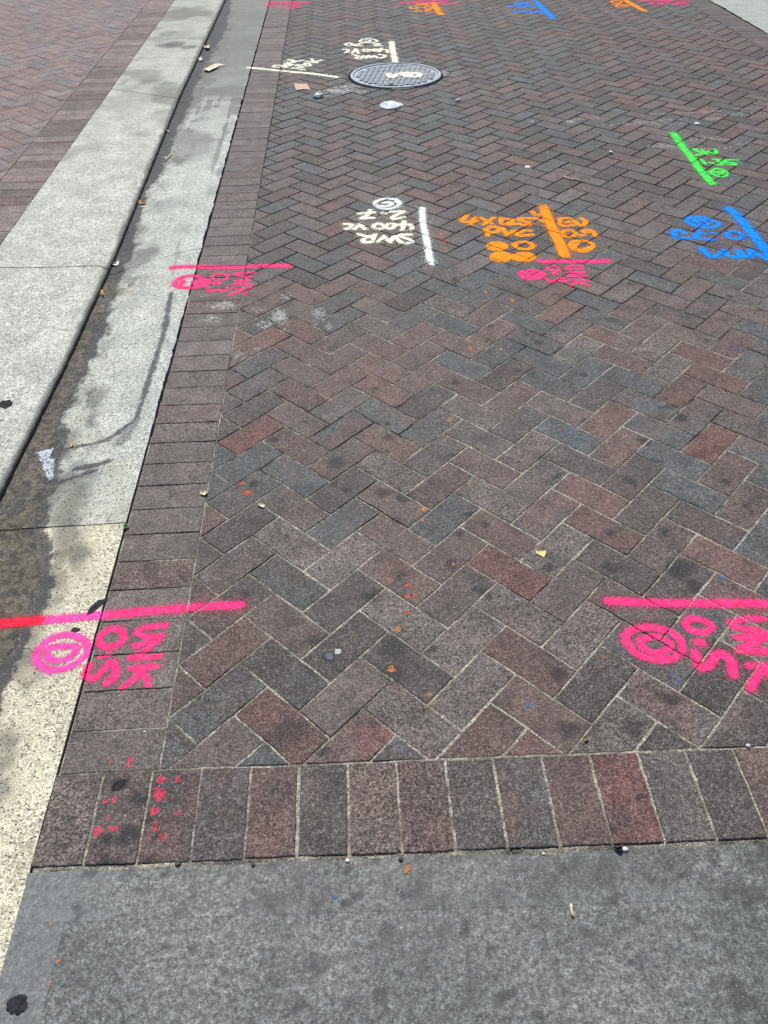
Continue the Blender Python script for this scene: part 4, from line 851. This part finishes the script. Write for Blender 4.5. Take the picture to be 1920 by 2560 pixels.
# ------------------------------------------------------------------ small litter
def ztop(p): 
    if p[0] < xface(p[1]): return ZP
    return float(surf(np.array([p[0]]), np.array([p[1]]))[0][0])
def leaf(label, name, cat, px, py, pts, mat, z=0., curl=.006, group=None, seed=0, th=.0005, fold=0.):
    """thin curled flake: outline in photo px round (px, py)"""
    c = at(px, py, z); zc = ztop(c); root = thing(name, label, cat, (float(c[0]), float(c[1]), zc), group)
    P = np.array([at(a, b, z)[:2] for a, b in pts]); cc = P.mean(0); n = len(P); V = [(cc[0], cc[1], zc+.002)]; F = []
    rings = (.5, 1.)
    for rk in rings:
        for k in range(n):
            q = cc+(P[k]-cc)*rk; V.append((q[0], q[1], zc+.0015+curl*(rk**2)*(.15+.85*float(hsh(k, seed, 5)))+fold*abs(q[0]-cc[0])))
    for k in range(n):
        k2 = (k+1) % n; F.append((0, 1+k, 1+k2)); F.append((1+k, 1+n+k, 1+n+k2, 1+k2))
    o = local(mesh_obj('blade', V, F, mat, smooth=False), root)
    md = o.modifiers.new('thick', 'SOLIDIFY'); md.thickness = th; md.offset = 1
    return root, o
def twig(label, name, cat, pts, rad, mat, z=0., group=None):
    W = [at(a, b, z) for a, b in pts]; c = W[0]; root = thing(name, label, cat, (float(c[0]), float(c[1]), ztop(c)), group)
    V, F = [], []; n = 7
    for k, p in enumerate(W):
        d = W[min(k+1, len(W)-1)]-W[max(k-1, 0)]; d = d/np.linalg.norm(d); s = np.cross(d, [0, 0, 1]); zt = ztop(p)
        for q in range(n):
            a = 2*math.pi*q/n; r = rad*(1-.25*k/len(W)); V.append(tuple(np.array([p[0], p[1], zt+rad+.0008+.002*math.sin(k*2)**2])+s*r*math.cos(a)+np.array([0, 0, r*math.sin(a)])))
        if k: F += [((k-1)*n+q, (k-1)*n+(q+1) % n, k*n+(q+1) % n, k*n+q) for q in range(n)]
    F.append(tuple(range(n))[::-1]); F.append(tuple(range((len(W)-1)*n, len(W)*n)))
    return root, local(mesh_obj('stem', V, F, mat, smooth=True), root)
LEAFY = plain_material('dry yellow leaf', (.62, .44, .10), (.74, .62, .30), 220, .6); LEAFP = plain_material('pale dry leaf', (.58, .47, .30), (.72, .64, .48), 180, .7); LEAFB = plain_material('brown dry leaf', (.22, .11, .05), (.36, .19, .09), 150, .7)
STRAW = plain_material('dry straw', (.50, .40, .24), (.66, .56, .38), 200, .7); CARD = plain_material('cardboard', (.46, .31, .20), (.58, .42, .30), 120, .8); PLAS = plain_material('crushed white plastic', (.40, .46, .48), (.66, .71, .73), 70, .3); FOIL = plain_material('silver wrapper', (.25, .28, .32), (.5, .52, .55), 90, .35, .5, .3); YELF = plain_material('yellow print', (.62, .5, .1), (.7, .58, .2), 90, .5); TARB = plain_material('black rubber', (.012, .013, .016), (.035, .036, .04), 90, .85, .2); FILT = plain_material('cigarette filter', (.55, .27, .09), (.66, .36, .14), 160, .8); GREY = plain_material('torn grey film', (.36, .40, .46), (.55, .58, .63), 90, .6)
K = 120/1659; LG = 'dry leaves and petals on the ground'
leaf('fan shaped yellow leaf lying flat on a pale brick', 'dry_leaf', 'leaf', 1352, 1385, [(1300+x*K, 1350+y*K) for x, y in [(540,400),(590,390),(640,405),(760,395),(880,385),(890,440),(910,460),(880,500),(870,550),(850,570),(825,610),(700,540),(600,495),(545,490)]], LEAFY, curl=.004, group=LG, seed=1)
K = 220/1659
leaf('curled pale leaf at the corner of the gutter side bricks and the herringbone', 'dry_leaf', 'leaf', 511, 1236, [(480+x*K, 1200+y*K) for x, y in [(150,290),(180,230),(215,250),(240,215),(275,240),(315,225),(295,270),(260,305),(220,318),(195,295)]], LEAFP, curl=.010, group=LG, seed=2)
leaf('small crumpled pale leaf on the seam between two dark bricks', 'dry_leaf', 'leaf', 655, 1266, [(480+x*K, 1200+y*K) for x, y in [(1240,485),(1290,460),(1340,475),(1385,505),(1360,545),(1310,530),(1270,515)]], LEAFP, curl=.008, group=LG, seed=3)
K = 160/1659
leaf('curled cream leaf stuck against the kerb edge far up the gutter', 'dry_leaf', 'leaf', 516, 119, [(480+x*K, 90+y*K) for x, y in [(305,260),(360,290),(400,260),(460,270),(460,320),(430,375),(370,360),(320,320)]], LEAFP, curl=.02, group=LG, seed=4)
leaf('broad shrivelled leaf with dark spots lying in the far gutter', 'dry_leaf', 'leaf', 526, 170, [(480+x*K, 90+y*K) for x, y in [(310,900),(400,850),(500,800),(600,750),(720,735),(860,765),(720,790),(640,860),(540,910),(440,950),(350,930)]], LEAFP, curl=.02, group=LG, seed=5)
K = 300/1659
leaf('white curled petal against the kerb beside the gutter crack', 'dry_leaf', 'leaf', 285, 659, [(100+x*K, 560+y*K) for x, y in [(955,555),(985,530),(1020,545),(1050,555),(1065,525),(1100,530),(1090,560),(1050,580),(1000,578)]], plain_material('white petal', (.72, .66, .6), (.82, .78, .74), 90, .6), curl=.010, group=LG, seed=6)
leaf('brown leaf fragment in the dark gutter stain above the crack', 'dry_leaf', 'leaf', 357, 507, [(345,505),(352,502),(360,506),(366,503),(364,510),(356,512),(348,511)], LEAFB, curl=.008, group=LG, seed=7)
leaf('pale dry leaf flake at the foot of the curled kerb leaf', 'dry_leaf', 'leaf', 502, 150, [(497,147),(503,144),(508,149),(505,154),(498,153)], GREY, curl=.012, group=LG, seed=8)
leaf('small brown leaf crumb on the bricks above the soldier row', 'dry_leaf', 'leaf', 1463, 1849, [(1457,1848),(1462,1843),(1469,1847),(1467,1854),(1460,1855)], LEAFB, curl=.006, group=LG, seed=9)
leaf('orange leaf flake on the gutter concrete between two dark streaks', 'dry_leaf', 'leaf', 180, 1112, [(177,1106),(182,1108),(184,1114),(180,1120),(176,1116)], FILT, curl=.006, group=LG, seed=10)
leaf('tiny brown leaf fragment on the bricks below the plastic lid', 'dry_leaf', 'leaf', 1074, 364, [(1069,364),(1074,361),(1080,364),(1076,367)], LEAFB, curl=.01, group=LG, seed=11)
leaf('square scrap of brown cardboard on the bricks left of the manhole', 'cardboard_scrap', 'cardboard', 755, 218, [(735,210),(750,211),(767,211),(776,225),(760,225),(741,226),(737,218)], CARD, curl=.006, seed=12, th=.003)
twig('yellow straw stub lying on the dark concrete slab in front', 'straw', 'straw', [(1427,2262),(1427,2275),(1430,2290),(1433,2292)], .0026, STRAW)
leaf('rolled black leaf curl in the joint at the end of a red soldier brick', 'rolled_leaf', 'leaf', 1545, 2124, [(1530,2116),(1540,2124),(1550,2120),(1556,2122),(1555,2132),(1546,2131),(1536,2126)], TARB, curl=.010, seed=13)
def pebble(label, px, py, r, mat, group='pebbles', z=0.):
    c = at(px, py, z); r *= .72; bm = bmesh.new(); bmesh.ops.create_icosphere(bm, subdivisions=2, radius=1)
    s = abs(px*13+py*7); zc = ztop(c)
    V = np.array([v.co[:] for v in bm.verts]); F = [tuple(v.index for v in f.verts) for f in bm.faces]; bm.free()
    V = V*(.8+.4*vn(V[:, 0]*1.7+s, V[:, 1]*1.7+V[:, 2], 1., 9))[:, None]*np.array([r, r*.8, r*.6])+np.array([c[0], c[1], zc+r*.35])
    return tag(mesh_obj('pebble', V, F, mat), label, 'pebble', group)
STONE = plain_material('white stone', (.55, .54, .51), (.75, .74, .72), 90, .6); DSTONE = plain_material('dark stone', (.02, .02, .024), (.06, .055, .05), 60, .6)
pebble('white pebble in the sandy joint below the dark and mottled soldier bricks', 869, 2153, .006, STONE)
pebble('white stone chip beside the rolled black curl at a red soldier brick', 1562, 2125, .009, STONE)
pebble('grey white pebble on the soldier row joint near the right edge', 1870, 1865, .007, STONE)
pebble('white pebble on the tip of the red brick above the soldier row', 1012, 1853, .0035, STONE)
pebble('white pebble in a joint of the herringbone right of the grey aggregate brick', 1211, 1770, .0042, STONE)
pebble('white pebble on the brick above the gutter side pink lettering, right of the green weed', 362, 1830, .004, STONE)
pebble('dark stone lodged in the joint of the fourth soldier brick', 446, 2161, .009, DSTONE)
pebble('black stone at the foot of the fifth soldier brick', 633, 2163, .006, DSTONE)
pebble('black stone in the joint under the mottled soldier bricks', 1002, 2150, .007, DSTONE)
pebble('small white stone at the crossing of a brick joint beside the yellow leaf', 1405, 1308, .0035, STONE)
pebble('white pebble by the kerb foot at the left edge of the photo', 4, 1240, .004, STONE)
pebble('white pebble in the soldier joint between red and grey bricks', 1359, 2136, .005, STONE)
# round lid crushed flat, with a folded tail
lid = thing('plastic_lid', 'flattened translucent plastic cup lid on the bricks below the manhole', 'lid', tuple(float(t) for t in at(978, 266)))
lc = at(974, 266)[:2]; LP = []
n = 40; prof = [(.0, .004), (.035, .005), (.040, .009), (.046, .009), (.050, .005), (.062, .006), (.066, .010), (.072, .007), (.074, .001)]
V, F = [], []; m = len(prof)
for k in range(n):
    a = 2*math.pi*k/n; tail = 1+.40*max(0, math.cos(a+.05))**14; sq = .80
    for q, (r, z) in enumerate(prof):
        V.append((lc[0]+r*sq*1.1*math.cos(a)*(tail if q > 4 else 1), lc[1]+r*1.15*math.sin(a), z*(1+.5*float(vn(k*.6, q, 1., 12)))+.001))
    for q in range(m-1): k2 = (k+1) % n; F.append((k*m+q, k*m+q+1, k2*m+q+1, k2*m+q))
local(mesh_obj('lid_disc', V, F, PLAS, smooth=True), lid)
# crumpled wrapper
wc = at(798, 242); wr = thing('wrapper', 'crumpled silver and yellow snack wrapper left of the white powder smear', 'wrapper', (float(wc[0]), float(wc[1]), 0))
def crumple(cx, cy, rx, ry, h, mat, name, seed):
    bm = bmesh.new(); bmesh.ops.create_icosphere(bm, subdivisions=3, radius=1); V = np.array([v.co[:] for v in bm.verts]); F = [tuple(v.index for v in f.verts) for f in bm.faces]; bm.free()
    q = .45+.9*vn(V[:, 0]*2.2+seed, V[:, 1]*2.2+V[:, 2]*1.3, 1., 14); V = V*q[:, None]*np.array([rx, ry, h])
    V[:, 2] = np.maximum(V[:, 2]+h*.5, 0); V += np.array([cx, cy, .001]); return local(mesh_obj(name, V, F, mat), wr)
crumple(wc[0]-.004, wc[1]-.02, .030, .035, .018, FOIL, 'foil', 3); crumple(wc[0]+.006, wc[1]+.02, .022, .028, .022, YELF, 'printed_face', 8); crumple(wc[0]-.032, wc[1]-.01, .014, .012, .012, PLAS, 'torn_corner', 5)
# cigarette end
cg, _ = twig('orange cigarette filter end in the wet strip of the gutter', 'cigarette_butt', 'cigarette end', [(255,727),(257,733),(258,741)], .0042, FILT)
leaf('orange shreds of tobacco paper beside the cigarette filter', 'paper_shred', 'paper scrap', 250, 733, [(247,736),(250,730),(256,727),(255,733),(251,737)], FILT, curl=.008, seed=20)
twig('straight straw lying across the gutter beside the kerb', 'straw', 'straw', [(411,406),(420,396),(430,385)], .0035, STRAW)
twig('short straw stub leaning against the kerb face up the gutter', 'straw', 'straw', [(419,326),(423,334)], .003, STRAW)
twig('bent dry twig on the bricks above the orange and blue marks', 'twig', 'twig', [(1409,443),(1424,450),(1440,451),(1463,457)], .0035, STRAW)
twig('short white stick on the bricks right of the plastic lid', 'stick', 'stick', [(1139,256),(1144,254),(1150,252)], .007, STONE)
twig('thin white stick on the bricks above the bent twig', 'stick', 'stick', [(1523,382),(1528,384),(1533,386)], .006, STONE)
# bottle cap
bc = at(1742, 311); cap = thing('bottle_cap', 'round white bottle cap on the bricks above the green mark', 'cap', (float(bc[0]), float(bc[1]), 0))
revolve('cap_disc', [(0, .009), (.014, .009), (.017, .007), (.018, 0)], PLAS, cap, c=bc[:2], n=28)
for q, (px, py) in enumerate([(1319, 418), (1528, 383)][:1]):
    gp = at(px, py); g = thing('chewing_gum', 'pale green flattened gum blob left of the bent twig', 'gum', (float(gp[0]), float(gp[1]), 0)); revolve('gum_disc', [(0, .005), (.013, .0045), (.017, .001)], plain_material('pale gum', (.5, .62, .54), (.62, .72, .64), 80, .5), g, c=gp[:2], n=18)
# gum and tar spots
def blob(label, px, py, rx, ry, rot, z, mat=TARB, name='gum_spot', cat='gum spot', h=.0005):
    c = at(px, py, z); zc = ztop(c) if z == 0 else z; V = [(c[0], c[1], zc+h)]; F = []; n = 30; s = px*.37
    for rk, zz_ in ((.6, h), (.88, h*.8), (1., -.0012)):
        for k in range(n):
            a = 2*math.pi*k/n; r = rk*(.6+.45*float(vn(math.cos(a)*1.6+s, math.sin(a)*1.6, 1., 33))+.35*float(vn(math.cos(a)*5+s, math.sin(a)*5, 1., 34)))
            X, Y = r*rx*math.cos(a), r*ry*math.sin(a); V.append((c[0]+X*math.cos(rot)-Y*math.sin(rot), c[1]+X*math.sin(rot)+Y*math.cos(rot), zc+zz_+.001))
    for k in range(n):
        k2 = (k+1) % n; F.append((0, 1+k, 1+k2))
        for q in range(2): F.append((1+q*n+k, 1+(q+1)*n+k, 1+(q+1)*n+k2, 1+q*n+k2))
    return tag(mesh_obj(name, V, F, mat, smooth=True), label, cat, 'flattened gum and tar spots')
blob('black gum spot on the pale kerb at the left edge', 14, 1010, .026, .026, .5, ZP)
blob('black elongated tar smear on the pale gutter beside the pink line', 240, 1516, .012, .034, -.55, 0., name='tar_smear', cat='tar')
blob('black gum blob on the concrete slab corner in front', 47, 2512, .017, .017, .3, 0.)
blob('small black gum spot at the top of the pink double ring', 190, 1576, .011, .009, 0., 0.)
blob('black gum spot on the second soldier brick', 297, 1964, .017, .012, .4, 0.)
blob('blue black gum spot on a dark grey brick in the middle foreground', 824, 1642, .013, .012, .2, 0., plain_material('blue black gum', (.03, .045, .065), (.05, .065, .085), 60, .6))
blob('white gum splat beside the blue black spot', 845, 1630, .009, .009, .2, 0., plain_material('whitish gum', (.3, .31, .31), (.5, .5, .5), 200, .7), h=.0012)
# grey torn film in the gutter dirt
K = 200/1659
SM = [at(0+x*K, 1050+y*K)[:2] for x, y in [(770,680),(850,650),(950,625),(1020,615),(1100,590),(1060,650),(1030,720),(1000,790),(1040,830),(1130,800),(1100,900),(1110,1000),(1090,1100),(1095,1190),(1035,1235),(985,1170),(960,1060),(905,990),(920,900),(850,830),(830,790),(880,750),(800,710),(770,680)]]
SA = np.array(SM); sp = stroke_prob([SA], .004, True)
o = Raster(.0017, .0012, 66).build('pale_smear', GREY, lambda x, y: sp(x, y)*(.95-.6*sstep(.5, .75, fbm(x, y, 130, 67, 3))), (SA[:, 0].min()-.01, SA[:, 1].min()-.01, SA[:, 0].max()+.01, SA[:, 1].max()+.01), None)
tag(o, 'pale blue grey smear on the brown dirt of the gutter', 'smear')
# weed
wp = at(317, 1318); weed = thing('weed', 'tiny green weed sprouting at the corner of the gutter joint', 'weed', (float(wp[0]), float(wp[1]), -.002)); GRN = plain_material('weed leaf', (.03, .12, .025), (.06, .2, .05), 200, .6)
V, F = [], []
for k in range(14):
    a = random.uniform(0, 6.28); l = random.uniform(.006, .014); h = random.uniform(.002, .008); o = len(V); c, s = math.cos(a), math.sin(a); x0, y0 = wp[0]+random.uniform(-.004, .004), wp[1]+random.uniform(-.010, .006)
    V += [(x0, y0, 0), (x0+c*l*.5-s*.003, y0+s*l*.5+c*.003, h), (x0+c*l, y0+s*l, h*.8), (x0+c*l*.5+s*.003, y0+s*l*.5-c*.003, h)]; F.append((o, o+1, o+2, o+3))
local(mesh_obj('leaves', V, F, GRN), weed)

# grit: loose grains, too many to count
def grit(name, label, pts, rmin, rmax, mat):
    base = np.array([(1, 0, 0), (-.6, .8, 0), (-.5, -.8, .1), (.1, .1, .9), (0, 0, -.5)]); fc = np.array([(0, 1, 3), (1, 2, 3), (2, 0, 3)])
    V, F = [], []
    for k, (x, y, z) in enumerate(pts):
        r = rmin+(rmax-rmin)*random.random()**3; a = random.uniform(0, 6.28); c, s = math.cos(a), math.sin(a)
        q = base*np.array([r, r*random.uniform(.6, 1), r*.8]); q = np.c_[q[:, 0]*c-q[:, 1]*s+x, q[:, 0]*s+q[:, 1]*c+y, q[:, 2]+z]
        F.append(fc+len(V)*5); V.append(q)
    o = mesh_obj(name, np.concatenate(V), np.concatenate(F), mat); o['kind'] = 'stuff'; o['label'] = label; o['category'] = 'grit'; return o
pp = []
while len(pp) < 2600:
    y = rng.uniform(-1, 6.5); xf = float(xface(y)); x = xf+.006+abs(rng.normal(0, .07)); 
    if x > XG-.01: continue
    pp.append((x, y))
P = np.array(pp); z = surf(P[:, 0], P[:, 1])[0]
grit('gutter_grit', 'loose dark and brown grit along the kerb foot in the gutter', np.c_[P, z+.001], .0008, .004, plain_material('brown grit', (.03, .025, .02), (.20, .17, .13), 90, .9))
P = np.c_[rng.uniform(-.86, -.6, 420), rng.uniform(-.9, 5.5, 420)]; P = P[P[:, 0] > xface(P[:, 1])+.01]; z = surf(P[:, 0], P[:, 1])[0]
grit('pale_grit', 'scattered pale grains on the dirty gutter strip', np.c_[P, z+.001], .0008, .0045, STONE)
P = np.c_[rng.uniform(-.43, 1.1, 520), np.zeros(520)]; P[:, 1] = yslab(P[:, 0])+.006+rng.normal(0, .003, 520)
grit('joint_grit', 'sandy grains in the joint between the soldier row and the slab', np.c_[P, P[:, 0]*0-.0025], .0008, .004, plain_material('sandy grit', (.25, .22, .16), (.5, .46, .36), 130, .9))
P = np.c_[rng.uniform(-.42, 3.4, 2200), rng.uniform(-.75, 6.5, 2200)]; z, e = surf(P[:, 0], P[:, 1]); 
grit('white_grit', 'tiny white grains scattered over the bricks', np.c_[P, z+.0006], .0005, .0026, STONE)
